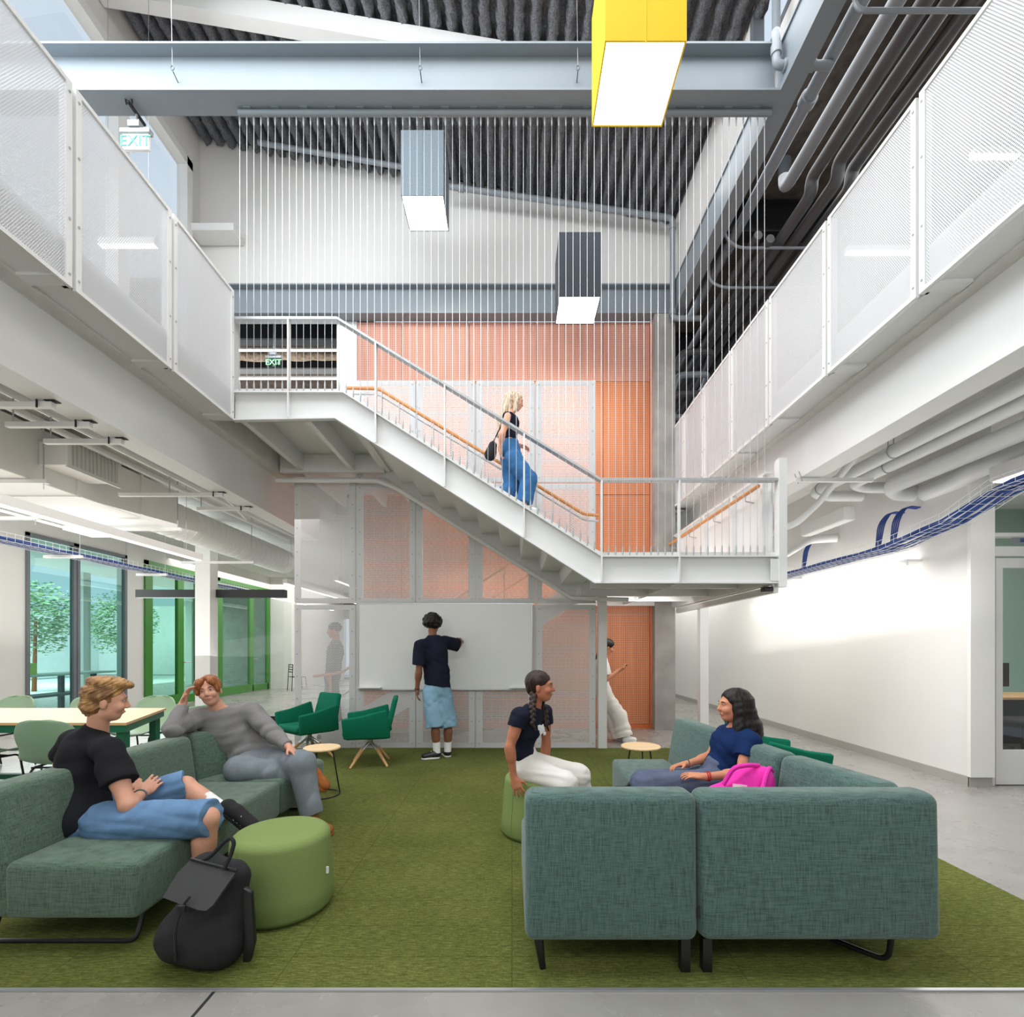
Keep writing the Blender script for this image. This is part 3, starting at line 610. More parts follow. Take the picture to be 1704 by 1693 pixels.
# ================================================================ BALCONY GUARDS
def guard(x, sgn, edges, lbs, grp):
    for (y0, y1), lb in zip(edges, lbs):
        o = thing('guard_panel', lb, 'guard panel', (x, (y0+y1)/2, 3.84), group=grp); a, b = y0+.014, y1-.014; z0, z1 = 3.84, 5.22
        part(o, 'sheet', MB().box(x-.0015, x+.0015, a+.03, b-.03, z0+.03, z1-.03), 'mesh_side')
        part(o, 'frame', MB().box(x-.012, x+.012, a, a+.045, z0, z1).box(x-.012, x+.012, b-.045, b, z0, z1).box(x-.0119, x+.0119, a+.045, b-.045, z0, z0+.03).box(x-.0119, x+.0119, a+.045, b-.045, z1-.03, z1), 'steel_white')
        part(o, 'post', MB().box(x+sgn*.015, x+sgn*.07, b-.01, b+.03, z0+.02, z1-.01), 'steel_white')
        part(o, 'bracket', MB().box(x+sgn*.015, x+sgn*.25, b-.12, b-.02, z0+.0, z0+.02).box(x+sgn*.02, x+sgn*.2, b-.025, b-.015, z0+.02, z0+.12), 'steel_white')
        bl = MB()
        for z in (z0+.08, z0+.45, z0+.92, z1-.08):
            for yy in (a+.022, b-.022): bl.tube([(x-sgn*.012, yy, z), (x-sgn*.018, yy, z)], .008, 8)
        part(o, 'bolts', bl, 'galv')
ordn = ['first', 'second', 'third', 'fourth', 'fifth', 'sixth', 'seventh', 'eighth']
el = [(1.42, 2.37), (2.37, 3.33), (3.33, 4.30), (4.30, 5.26)]
guard(-2.97, -1, el[1:], ['tall white perforated panel on the window side balcony, nearest the camera', 'tall white perforated panel in the middle of the window side balcony', 'tall white perforated panel on the window side balcony where the upper landing begins'], 'perforated guard panels of the window side balcony')
er = [(2.42, 3.39), (3.39, 4.37), (4.37, 5.36), (5.36, 6.29), (6.29, 7.18), (7.18, 8.02), (8.02, 8.85)]
guard(2.8, 1, er, ['tall white perforated panel on the pipe side balcony, %s counting from the camera' % k for k in ordn[:7]], 'perforated guard panels of the pipe side balcony')
# ================================================================ STAIR
ZS = 5.30; TH = .012
def X_(px, Y=ZS): return (px-852)*Y/F
def Z_(py, Y=ZS): return HC+(1078-py)*Y/F
st = thing('staircase', 'white steel staircase with mid landing hanging in the atrium', 'staircase', (0, 5.9, 2.1))
top = [(391, 655), (573, 655), (1000, 926), (1293, 926)]; bot = [(391, 703), (560, 700), (988, 972), (1293, 972)]
T = [(X_(a), Z_(b)) for a, b in top]; B = [(X_(a), Z_(b)) for a, b in bot]
def stringer(y0, face):
    m = MB(); sgn = -1 if face else 1
    for i in range(3):
        m.prism([B[i], B[i+1], T[i+1], T[i]], y0, y0+TH, 'y')
        for Q, dz in ((T, 0), (B, 0)):
            a, b = Q[i], Q[i+1]; t = .014 if Q is T else -.014
            m.prism([a, b, (b[0], b[1]-t), (a[0], a[1]-t)], y0-.055 if face else y0, y0+TH if face else y0+.065, 'y')
    return m
part(st, 'stringer', stringer(ZS, True), 'steel_white'); 
far = MB()
for i in range(1, 2): far.prism([B[i], B[i+1], T[i+1], T[i]], 6.86, 6.872, 'y')
part(st, 'stringer', far, 'steel_white')
# fascia upstand above the channel at the landings and flight
up = MB()
off = .045
for i in range(3):
    a, b = T[i], T[i+1]; up.prism([a, b, (b[0], b[1]+off), (a[0], a[1]+off)], ZS+.0, ZS+.01, 'y')
part(st, 'toe_plate', up, 'steel_white')
x0, z0 = T[1]; x1, z1 = T[2]; NR = 10; zu = z0+.0; zl = z1+.0
for i in range(NR):
    xa = x0+(x1-x0)*i/NR; xb = x0+(x1-x0)*(i+1)/NR; zt = z0+(z1-z0)*(i+1)/NR
    m = MB().box(xa, xb+.02, ZS+.02, 6.85, zt-.10, zt-.06)
    m.prism([(xa-.0, zt-.08), (xa+.012, zt-.08), (xa-.018, zt+.09), (xa-.03, zt+.09)], ZS+.02, 6.85, 'y')
    part(st, 'tread', m, 'steel_white')
ul = MB().box(-3.22, x0, ZS+.02, 8.6, FL2-.10, FL2-.02)
part(st, 'upper_landing', ul, 'steel_white'); 
m = MB()
for x in (-2.9, -2.2, -1.72): m.box(x-.03, x+.03, ZS+.02, 8.55, 3.86, 4.1)
m.box(-3.2, -1.76, 6.79, 6.85, 3.84, 4.085)
part(st, 'landing_joists', m, 'steel_white')
ll = MB().box(x1-.02, 2.80, ZS+.02, 8.6, 2.36, 2.42)
part(st, 'lower_landing', ll, 'steel_white')
m = MB()
for y in (6.0, 6.9, 7.7, 8.5): m.box(x1, 2.8, y-.03, y+.03, 2.14, 2.36)
m.box(2.74, 2.80, ZS+.02, 8.6, 2.10, 2.42).box(1.9, 1.95, ZS+.02, 8.6, 2.16, 2.36)
part(st, 'landing_joists', m, 'steel_white')
# posts and top rail of the near guard
R = [(X_(391), Z_(533)), (X_(563), Z_(533)), (X_(998), Z_(799)), (X_(1290), Z_(799))]
m = MB()
for i in range(3):
    a, b = R[i], R[i+1]; m.prism([(a[0], a[1]-.022), (b[0], b[1]-.022), (b[0], b[1]+.005), (a[0], a[1]+.005)], ZS-.055, ZS+.03, 'y')
part(st, 'guard_rail', m, 'galv', 'thin grey steel rail cap')
def railz(x): return np.interp(x, [r[0] for r in R], [r[1] for r in R])
def botz(x): return np.interp(x, [r[0] for r in B], [r[1] for r in B])
for px in (483, 627, 741, 872, 1000, 1128):
    x = X_(px); part(st, 'guard_post', MB().box(x-.008, x+.008, ZS-.06, ZS-.001, botz(x)+.015, railz(x)-.02), 'steel_white')
part(st, 'end_post', MB().box(X_(1291), X_(1304), ZS-.07, ZS+.03, Z_(978), Z_(766)).box(X_(1278), X_(1291), ZS-.056, ZS-.05, Z_(968), Z_(932)), 'steel_white')
# timber handrail on the far side of the flight
hr = [(X_(575, 6.3), Z_(646, 6.3)), (X_(630, 6.3), Z_(647, 6.3)), (X_(972, 6.3), Z_(856, 6.3)), (X_(996, 6.3), Z_(858, 6.3))]
part(st, 'handrail', MB().tube([(a, 6.3, b) for a, b in hr], .021, 12, round_=.06), 'handrail', 'orange timber handrail')
m = MB(); m.tube([(a, 6.3, b-.075) for a, b in hr], .013, 8, round_=.06)
for i in range(12):
    x = hr[1][0]+(hr[2][0]-hr[1][0])*(i+.2)/12; z = np.interp(x, [h[0] for h in hr], [h[1] for h in hr]); m.box(x-.006, x+.006, 6.285, 6.315, z-.36, z-.01)
part(st, 'handrail_bracket', m, 'galv')
# right side guard of the lower landing
sgp = MB().box(2.83, 2.85, 5.38, 8.5, 2.1, 3.24)
part(st, 'side_guard', sgp, 'steel_white')
m = MB()
for y in (5.45, 6.2, 7.1, 8.2): m.box(2.77, 2.83, y, y+.05, 2.42, 3.32)
m.box(2.77, 2.85, 5.38, 8.5, 3.32, 3.345)
part(st, 'side_guard_frame', m, 'steel_white')
part(st, 'handrail', MB().tube([(2.70, 5.4, 3.19), (2.70, 8.5, 3.19)], .021, 12), 'handrail', 'orange timber handrail')
m = MB()
for y in (5.7, 6.6, 7.5, 8.3): m.tube([(2.70, y, 3.17), (2.70, y, 3.11), (2.80, y, 3.09)], .008, 6)
part(st, 'handrail_bracket', m, 'galv')
# short balusters seen at the edge of the lower landing
# cable screen
cs = thing('cable_screen', 'screen of thin vertical steel cables from ceiling beam to stair', 'cable screen', (0, 5.25, 2.4))
part(cs, 'top_pipe', MB().tube([(X_(397, 5.25), 5.25, 7.115), (2.76, 5.25, 7.115)], .03, 14), 'steel_blue')
m = MB()
for i in range(19): x = -2.85+i*.3; m.box(x, x+.08, 5.21, 5.29, 7.14, 7.152)
part(cs, 'clip_plates', m, 'steel_blue')
proto = None; Y = 5.26
ztop = 7.09
for i in range(75):
    px = 399+11.8*i; x = X_(px, Y); zb = float(np.interp(x, [t[0] for t in T], [t[1] for t in T]))+.05
    me = mesh_from(*(lambda q: (q.v, q.f))(MB().tube([(0, 0, 0), (0, 0, ztop-zb)], .0028, 6)), 'cable')
    c = link('cable', me, 'steel_cable', cs); c.location = (x, Y-5.25, zb-2.4)
    if proto is None:
        proto = mesh_from(*(lambda q: (q.v, q.f))(MB().tube([(0, 0, -.05), (0, 0, -.02), (0, 0, .03), (0, 0, .06)], [.005, .009, .009, .004], 8)), 'fitting'); proto.materials.append(M['galv'])
    q = bpy.data.objects.new('fitting', proto); COL.objects.link(q); q.parent = c
    t = bpy.data.objects.new('fitting', proto); COL.objects.link(t); t.parent = c; t.location = (0, 0, ztop-zb-.05)
# lower flight behind the panels, down to the left
lf = thing('lower_stair_flight', 'lower stair flight seen faintly behind the perforated panels, going down beside the orange wall', 'staircase', (-1, 7.8, 0))
xa, za, xb, zb = 1.0, 2.42, -2.75, 0.0; NB = 14
m = MB()
for yy in (7.1, 8.42): m.prism([(xa, za-.32), (xa, za), (xb, zb+.2), (xb, .009), (xb+.35, .009)], yy, yy+.012, 'y')
part(lf, 'stringer', m, 'steel_white')
for i in range(NB-1):
    x = xa+(xb-xa)*(i+.5)/NB; z = za+(zb-za)*(i+1)/NB; part(lf, 'tread', MB().box(x-.15, x+.13, 7.12, 8.41, z-.04, z), 'steel_white')
m = MB(); pts = [(xa+.1, 7.2, za+.9), (xa, 7.2, za+.9), (xb+.25, 7.2, zb+1.05), (xb-.15, 7.2, zb+1.0)]; m.tube(pts, .021, 10, round_=.08)
part(lf, 'handrail', m, 'handrail', 'orange timber handrail')
m = MB()
for i in range(8):
    x = xb+.1+(xa-xb-.2)*i/7; z = np.interp(x, [xb, xa], [zb+.95, za+.88]); m.box(x-.012, x+.012, 7.17, 7.2, max(.0, z-.95), z)
m.tube([(xa, 7.16, za+.55), (xb+.25, 7.16, zb+.7)], .01, 6)
part(lf, 'handrail_post', m, 'handrail')
# ---------------- perforated panels beside the stair (plane Y = 6.93)
YP = 6.93
cols_ = [(490, 591), (594, 691), (693, 790), (793, 889), (892, 991)]
rows_ = [(.012, 2.02), (2.045, 3.73), (3.75, 5.18)]
pn = ['nearest the seated grey sweater end', 'behind the left part of the whiteboard', 'behind the standing man', 'behind the right part of the whiteboard', 'beside the orange passage']
rn = ['at floor level', 'in the middle row', 'in the top row beside the stair']
for i, (a, b) in enumerate(cols_):
    for j, (z0, z1) in enumerate(rows_):
        if i == 0 and j == 2: continue
        if i == 0 and j == 1: z1 = 3.82
        A, Bx = X_(a, YP), X_(b, YP)
        names = ['first', 'second', 'third', 'fourth', 'fifth']
        o = thing('perforated_screen', 'perforated screen %s, %s column from the teal windows' % (rn[j], names[i]), 'screen panel', ((A+Bx)/2, YP, z0), group='perforated panels beside the stair')
        part(o, 'sheet', MB().box(A, Bx, YP-.002, YP+.002, z0, z1), 'mesh_front')
        fw = .085; fr = MB().box(A, A+fw, YP+.004, YP+.03, z0, z1).box(Bx-fw, Bx, YP+.004, YP+.03, z0, z1).box(A+fw, Bx-fw, YP+.005, YP+.029, z0, z0+fw*.8).box(A+fw, Bx-fw, YP+.005, YP+.029, z1-fw*.8, z1)
        part(o, 'frame', fr, 'steel_white')
        bl = MB(); n = int((z1-z0)/.3)
        for k in range(n+1):
            z = z0+.06+(z1-z0-.12)*k/n
            for x in (A+.04, Bx-.04): bl.tube([(x, YP-.002, z), (x, YP-.01, z)], .009, 8)
        part(o, 'bolts', bl, 'galv')
for px, lb in ((592.5, 'slim white upright between the first and second screen panel columns'), (692, 'slim white upright between the second and third screen panel columns'), (791.5, 'slim white upright between the third and fourth screen panel columns'), (890.5, 'slim white upright between the fourth and fifth screen panel columns')):
    solo('screen_upright', MB().box(X_(px, YP)-.012, X_(px, YP)+.012, YP+.035, YP+.09, 0, 5.15), 'steel_white', lb, 'post', 'slim uprights between the screen panels')
solo('support_column', MB().box(1.21, 1.33, 6.90, 7.02, 0, 2.14), 'steel_white', 'slim square white column beside the woman with the phone', 'column')
solo('support_column', MB().box(2.92, 3.05, 7.64, 7.76, 0, 2.10), 'steel_white', 'slim square white column under the far corner of the lower landing', 'column')
m = MB().box(2.86, 2.92, 5.4, 8.6, 2.02, 2.10)
solo('landing_edge_angle', m, 'steel_white', 'long thin steel angle below the edge of the lower landing', 'beam')
solo('study_column', MB().box(-5.95, -5.67, 9.25, 9.5, 0, 3.84), 'white', 'square white column between the dark glass partition headers', 'column')
# glass partition
gp = thing('glass_partition', 'frameless glass partition with black header and base beside the white column', 'glass partition', (-5.8, 9.62, 0))
part(gp, 'header', MB().box(-7.2, -5.96, 9.42, 9.56, 2.38, 2.53).box(-5.66, -4.36, 9.42, 9.56, 2.38, 2.53), 'black')
part(gp, 'base', MB().box(-5.66, -4.36, 9.45, 9.53, 0, .1), 'black')
part(gp, 'pane', MB().box(-5.66, -4.40, 9.48, 9.49, .1, 2.38), 'glass')
# ---------------- whiteboard
wb = thing('whiteboard', 'large white magnetic whiteboard hung on the perforated panels', 'whiteboard', (-.93, 6.88, .83))
part(wb, 'board', MB().box(-2.14, .275, 6.885, 6.905, .835, 2.03), 'board')
part(wb, 'frame', MB().box(-2.15, -2.138, 6.88, 6.91, .825, 2.04).box(.273, .285, 6.88, 6.91, .825, 2.04).box(-2.14, .275, 6.88, 6.91, .823, .836).box(-2.14, .275, 6.88, 6.91, 2.029, 2.04), 'alu')
part(wb, 'pen_tray', MB().rbox(-2.13, -1.82, 6.80, 6.885, .855, .87, .004, 2), 'white'); part(wb, 'pen_tray', MB().rbox(-.03, .24, 6.80, 6.885, .855, .87, .004, 2), 'white')
# ================================================================ PIPES
def pipe(name, pts, r, m, lb, cat='pipe', grp=None, couplings=(), rnd=.12, seg=14):
    pts = [Vector(p) for p in pts]; o = thing(name, lb, cat, pts[0], group=grp)
    part(o, 'tube', MB().tube(pts, r, seg, round_=rnd), m)
    if couplings:
        c = MB()
        for a, b in couplings:
            a = Vector(a); b = Vector(b); d = (b-a).normalized()*.05; c.tube([a-d, a-d*.9, a+d*.9, a+d], [r*.9, r*1.3, r*1.3, r*.9], seg)
        part(o, 'couplings', c, m)
    return o
G = 'grey pipes under the balcony roof'
pipe('sprinkler_pipe', [(3.24, 0, 7.42), (3.24, 8.9, 7.42)], .07, 'pipe_grey', 'light grey pipe nearest the grey steel beam under the balcony roof', 'pipe', G, [((3.24, 3.6, 7.42), (3.24, 4, 7.42)), ((3.24, 5.4, 7.42), (3.24, 6, 7.42)), ((3.24, 7.4, 7.42), (3.24, 8, 7.42))])
pipe('drain_pipe', [(3.57, 0, 7.42), (3.57, 6.45, 7.42), (3.57, 6.45, 7.8)], .075, 'pipe_grey', 'light grey pipe ending in a turned up elbow under the balcony roof', 'pipe', G, [((3.57, 4.4, 7.42), (3.57, 5, 7.42))])
for i, (x, y1, lb) in enumerate(((3.83, 6.3, 'dark pipe just beyond the light grey elbow pipe'), (4.04, 6.1, 'dark pipe third from the last beside the balcony roof'), (4.27, 6.2, 'dark thick pipe second from the last beside the balcony roof'))):
    pipe('drain_pipe', [(x, 0, 7.42), (x, y1, 7.42), (x+.0, y1+.01, 7.22), (x-.1, 12.5, 7.22)], .075, 'pipe_dark', lb, 'pipe', G, [((x, 4.1+i*.15, 7.42), (x, 5, 7.42))], .1)
for i, (x, z) in enumerate(((3.45, 7.2), (3.62, 7.15))):
    pipe('drain_pipe', [(x, 6.9, z), (x, 12.4, z)], .06, 'pipe_dark', ['dark pipe continuing past the light grey elbow, upper one', 'dark pipe continuing past the light grey elbow, lower one'][i], 'pipe', G)
for i, (y, z) in enumerate(((8.9, 6.75), (9.1, 6.45), (9.3, 6.2), (9.6, 5.9), (9.9, 5.6))):
    pipe('branch_pipe', [(2.95, y, z-.35), (3.05, y, z), (3.6, y, z+.02), (3.9, y+.9, z+.3), (4.2, 13.0, z+.4)], .055, 'pipe_grey' if i % 2 else 'pipe_dark', 'bent grey pipe in the dark cluster past the balcony end, %s from the top' % ordn[i], 'pipe', 'bent pipes in the cluster past the balcony end', rnd=.12, seg=10)
# tangle at the end of the cluster
pipe('conduit', [(3.02, 7.0, 8.6), (3.02, 7.0, 7.25), (3.2, 7.0, 7.1), (4.6, 7.0, 7.1), (4.75, 7.0, 7.35)], .018, 'pipe_grey', 'thin conduit looping under the balcony pipes beside the steel beam, nearer one', 'conduit', None, rnd=.12, seg=8)
pipe('conduit', [(3.0, 7.5, 8.6), (3.0, 7.5, 7.0), (3.2, 7.5, 6.9), (4.7, 7.5, 6.9), (4.85, 7.5, 7.2)], .018, 'pipe_grey', 'thin conduit looping under the balcony pipes beside the steel beam, farther one', 'conduit', None, rnd=.12, seg=8)
pipe('conduit', [(2.98, 4.3, 7.3), (3.0, 4.3, 6.98), (3.2, 4.3, 6.98), (5.2, 4.3, 6.98)], .02, 'pipe_grey', 'thin grey conduit crossing under all the balcony pipes at the top', 'conduit', None, rnd=.12, seg=8)
pipe('riser_pipe', [(2.68, 5.0, 9.2), (2.68, 5.0, 7.33), (3.24, 5.0, 7.33)], .04, 'pipe_grey', 'light grey riser pipe with clamps where the wide beam meets the side beam', 'pipe', None, [((2.68, 5.0, 7.48), (2.68, 5, 8)), ((2.80, 5.0, 7.33), (3, 5, 7.33)), ((3.02, 5.0, 7.33), (3.1, 5, 7.33))], .06)
pipe('riser_pipe', [(-4.3, 8.35, 9.98), (-1.7, 8.35, 9.54)], .04, 'pipe_grey', 'light grey sprinkler pipe sloping under the ribbed ceiling, window side length', 'pipe', None)
pipe('riser_pipe', [(-1.1, 8.35, 9.24), (2.72, 8.35, 8.70), (2.72, 8.35, 7.0), (3.2, 8.35, 7.0)], .045, 'pipe_grey', 'light grey sprinkler pipe sloping across the ribbed ceiling then dropping at the corner', 'pipe', None, [((-.86, 8.35, 9.205), (0, 8.35, 9.084)), ((2.72, 8.35, 8.55), (2.72, 8.35, 8)), ((2.72, 8.35, 7.1), (2.72, 8.35, 8))], .08)
bpy.data.objects['riser_pipe.001'].location = bpy.data.objects['riser_pipe.001'].location
G = 'white pipes under the pipe side balcony'
pipe('white_pipe', [(3.95, 0, 3.45), (3.95, 6.45, 3.45), (4.2, 6.6, 3.45), (4.68, 6.6, 3.45)], .07, 'pipe_white', 'white pipe nearest the deep edge beam, bending into the white wall', 'pipe', G, (), .12)
pipe('white_pipe', [(4.12, 0, 3.40), (4.12, 5.95, 3.40), (4.35, 6.1, 3.40), (4.68, 6.1, 3.40)], .065, 'pipe_white', 'second white pipe from the deep edge beam, bending into the white wall', 'pipe', G, (), .12)
pipe('white_pipe', [(4.32, 0, 3.26), (4.32, 5.62, 3.26), (4.5, 5.75, 3.22), (4.68, 5.75, 3.22)], .09, 'pipe_white', 'thick white pipe with elbow above the blue cable tray', 'pipe', G, (), .12)
pipe('white_pipe', [(4.62, 0, 3.20), (4.62, 4.9, 3.20), (4.7, 5.2, 3.18), (4.7, 5.6, 3.18)], .10, 'pipe_white', 'thickest white pipe above the white pier', 'pipe', G, (), .12)
pipe('white_pipe', [(4.1, 17, 2.85), (4.1, 8.4, 2.85), (4.35, 8.2, 2.85), (4.35, 7.2, 3.0), (4.68, 7.1, 3.0)], .06, 'pipe_white', 'white pipe with several elbows near the white wall past the other pipes', 'pipe', G, (), .1)
pipe('white_pipe', [(3.8, 17, 2.72), (3.8, 8.7, 2.72), (4.05, 8.5, 2.66), (4.05, 8.1, 2.5), (4.3, 8.0, 2.5), (4.68, 8.0, 2.5)], .055, 'pipe_white', 'lowest white pipe, zigzagging above the wall light', 'pipe', G, (), .1)
pipe('white_pipe', [(3.6, 17, 3.0), (3.6, 6.2, 3.0), (3.75, 6.0, 3.2), (3.75, 5, 3.7)], .04, 'pipe_white', 'slim white pipe rising beside the deep edge beam', 'pipe', G, (), .1)
bxx = MB().rbox(3.98, 4.12, 5.9, 6.8, 2.95, 3.12, .02)
solo('fan_unit', bxx, 'white', 'small white metal unit among the white pipes above the wall light', 'duct')
for y, z, x, r in ((5.1, 3.45, 3.95, .075), (6.3, 3.45, 3.95, .075), (5.4, 3.40, 4.12, .07)):
    h = MB().tube([(x+r*math.cos(t*.5236), y, z+r*math.sin(t*.5236)) for t in range(13)], .006, 6, caps=False).tube([(x, y, z+r), (x, y, 3.84)], .006, 6)
    solo('pipe_hanger', h, 'galv', {(5.1, 3.95): 'ring hanger on the white pipe nearest the edge beam, closer to the camera', (6.3, 3.95): 'ring hanger on the white pipe nearest the edge beam, by its elbow', (5.4, 4.12): 'ring hanger on the second white pipe from the edge beam'}[(y, x)], 'pipe hanger')
ch = thing('support_channel', 'short steel channel clamped under the deep edge beam above the white pipes', 'bracket', (3.5, 5.4, 3.24))
part(ch, 'channel', MB().box(3.1, 3.95, 5.38, 5.42, 3.235, 3.275), 'white'); part(ch, 'clamp', MB().tube([(3.16, 5.36, 3.23), (3.12, 5.36, 3.34)], .006).tube([(3.16, 5.44, 3.23), (3.12, 5.44, 3.34)], .006), 'galv')
# pipe below the stair, following the panels
pipe('sprinkler_pipe', [(-3.25, 6.78, 3.72), (-1.86, 6.78, 3.72), (-1.6, 6.78, 3.62), (.82, 6.78, 2.10), (1.6, 6.78, 2.08)], .03, 'pipe_white', 'white sprinkler pipe following the underside of the stair', 'pipe', None, (), .05, 10)
# ================================================================ LEFT SERVICES
du = thing('air_duct', 'large white rectangular air duct hanging under the window side balcony', 'duct', (-5.3, 4, 3.2))
part(du, 'casing', MB().rbox(-5.75, -4.95, -.5, 6.6, 3.15, 3.72, .006, 1), 'galv' if 0 else 'white')
for y in (1.6, 2.9, 4.2, 5.6, 6.56): part(du, 'flange', MB().box(-5.77, -4.93, y, y+.035, 3.13, 3.74), 'white')
part(du, 'transition', MB().prism([(-5.75, 3.15), (-4.95, 3.15), (-4.95, 3.72), (-5.75, 3.72)], 6.6, 7.3, 'y'), 'white')
part(du, 'round_section', MB().tube([(-5.32, 7.2, 3.42), (-5.32, 11.5, 3.42)], .27, 28), 'white')
m = MB()
for k in range(20): m.tube([(-5.32, 7.35+k*.2, 3.42), (-5.32, 7.37+k*.2, 3.42)], .277, 28)
part(du, 'spiral_seams', m, 'white')
gr = thing('air_grille', 'white slatted air supply grille box on the side of the duct', 'air vent', (-4.8, 5.4, 3.3))
part(gr, 'box', MB().rbox(-4.95, -4.62, 5.15, 5.75, 3.33, 3.58, .005, 1), 'white')
part(gr, 'frame', MB().box(-4.64, -4.25, 5.74, 5.76, 3.30, 3.33) if 0 else MB().box(-4.62, -4.60, 5.10, 5.80, 3.29, 3.33).box(-4.62, -4.60, 5.10, 5.80, 3.58, 3.62).box(-4.62, -4.60, 5.10, 5.15, 3.33, 3.58).box(-4.62, -4.60, 5.75, 5.80, 3.33, 3.58), 'white')
m = MB()
for k in range(12): m.box(-4.62, -4.6, 5.18+k*.05, 5.192+k*.05, 3.33, 3.58)
part(gr, 'slats', m, 'white'); part(gr, 'throat', MB().box(-4.625, -4.622, 5.15, 5.75, 3.33, 3.58), 'pipe_dark')
for i, (y, x1) in enumerate(((3.72, -3.46), (4.05, -3.46), (4.38, -3.46), (5.9, -3.46), (6.5, -3.46))):
    o = thing('support_channel', 'steel channel clamped under the window side edge beam, %s from the camera' % ordn[i], 'bracket', (-3.9, y, 3.24), group='steel channels under the window side edge beam')
    part(o, 'channel', MB().box(-4.7 if i in (0, 3) else -4.15, x1, y-.02, y+.02, 3.23, 3.27), 'white'); part(o, 'clamp', MB().tube([(x1-.1, y-.03, 3.22), (x1-.1, y-.03, 3.30), (x1-.02, y-.03, 3.33)], .007).box(x1-.05, x1+.03, y-.03, y+.03, 3.275, 3.31), 'dark')
    part(o, 'rod', MB().tube([(-4.1, y, 3.24), (-4.1, y, 3.84)], .006), 'galv')
for i, (y, z, a, b) in enumerate(((5.05, 3.10, -5.9, -4.75), (7.0, 3.08, -5.9, -4.7), (8.8, 2.92, -5.9, -4.6), (6.1, 3.0, -6.6, -5.85))):
    o = thing('trapeze_hanger', 'white trapeze bar carrying the air duct, %s from the camera' % ordn[i], 'bracket', (a, y, z), group='trapeze bars carrying the air duct')
    part(o, 'bar', MB().box(a, b, y-.022, y+.022, z, z+.04), 'white'); part(o, 'rod', MB().tube([(a+.05, y, z), (a+.05, y, 3.84)], .006), 'galv'); part(o, 'rod', MB().tube([(b-.05, y, z-.06), (b-.05, y, 3.84)], .006), 'galv')
G = 'white pipes beside the window side edge beam'
for i, (x, z) in enumerate(((-3.95, 3.55), (-4.1, 3.50), (-4.3, 3.62), (-4.45, 3.55))):
    pipe('white_pipe', [(x, -.5, z), (x, 6.8+i*.3, z), (x+.15*(i % 2), 9.5, z-.05)], .028+.006*(i % 2), 'pipe_white', 'slim white pipe behind the window side edge beam, %s counting from the beam' % ordn[i], 'pipe', G, (), .3, 10)
pipe('flexible_conduit', [(-4.2, 5.5, 3.6), (-4.0, 6.1, 3.62), (-3.9, 6.8, 3.45), (-4.1, 7.6, 3.4)], .02, 'pipe_white', 'curving white conduit beside the slim white pipes', 'conduit', None, (), .3, 8)
def linear(name, x, y0, y1, z, wd, lb, st='strip_soft', h=.09):
    o = thing(name, lb, 'light', (x, (y0+y1)/2, z))
    part(o, 'housing', MB().box(x-wd/2, x+wd/2, y0, y1, z, z+h), 'white'); part(o, 'diffuser', MB().box(x-wd/2+.012, x+wd/2-.012, y0+.01, y1-.01, z-.008, z), st)
    m = MB()
    for y in (y0+.3, (y0+y1)/2, y1-.3): m.tube([(x, y, z+h), (x, y, 3.84)], .003, 6)
    part(o, 'wire', m, 'galv'); return o
linear('linear_light', -4.66, 1.0, 7.35, 2.72, .10, 'long bright suspended linear light beside the large air duct')
linear('linear_light', -4.7, 10.2, 16.0, 2.75, .10, 'suspended linear light past the white column above the far floor')
linear('linear_light', -6.9, 11.0, 19.0, 2.85, .10, 'distant suspended linear light near the far concrete wall')
linear('linear_light', -3.75, 10.5, 18.0, 2.85, .10, 'distant linear light seen through the first screen panel')
linear('linear_light', -7.0, 2.0, 8.2, 3.3, .10, 'suspended linear light between the air duct and the cable tray')
o = thing('ceiling_light', 'small square white light panel under the air duct', 'light', (-5.5, 6.5, 2.93)); part(o, 'diffuser', MB().rbox(-5.75, -5.3, 6.3, 6.75, 2.93, 2.98, .005, 1), 'strip_soft'); part(o, 'rod', MB().tube([(-5.5, 6.5, 2.98), (-5.5, 6.5, 3.16)], .008), 'white')
def tray(name, pts, wd, lb, m2='cable_blue'):
    o = thing(name, lb, 'cable tray', pts[0]); q = MB(); pts = [Vector(p) for p in pts]
    def at(s):
        L = 0
        for a, b in zip(pts, pts[1:]):
            l = (b-a).length
            if s <= L+l or b is pts[-1]: return a+(b-a)*((s-L)/l)
            L += l
    tot = sum((b-a).length for a, b in zip(pts, pts[1:])); d = (pts[-1]-pts[0]).normalized(); sd = Vector((d.y, -d.x, 0)).normalized()
    for k in range(9):
        offs = [(-.5, .1), (-.5, .05), (-.5, 0), (-.25, 0), (0, 0), (.25, 0), (.5, 0), (.5, .05), (.5, .1)][k]
        q.tube([p+sd*offs[0]*wd+Vector((0, 0, offs[1])) for p in pts], .003, 5)
    n = int(tot/.1)
    for i in range(n+1):
        p = at(tot*i/n); q.tube([p-sd*wd/2+Vector((0, 0, .1)), p-sd*wd/2, p+sd*wd/2, p+sd*wd/2+Vector((0, 0, .1))], .0025, 4, caps=False)
    part(o, 'basket', q, 'pipe_white'); rs = random.Random(len(lb))
    c = MB()
    for k in range(14):
        u = (k-6.5)/14*wd*.85; ph = rs.uniform(0, 6); L2 = []
        for i in range(0, n+1, 2):
            p = at(tot*i/n); L2.append(p+sd*(u+.012*math.sin(i*.35+ph))+Vector((0, 0, .02+.014*(k % 3)+.008*math.sin(i*.5+ph))))
        c.tube(L2, .009, 5)
    part(o, 'cable_bundle', c, m2, 'blue data cables'); return o
tray('cable_tray', [(-6.3, 3.0, 2.72), (-6.3, 12.5, 2.72)], .3, 'wire basket tray of blue cables above the teal windows')
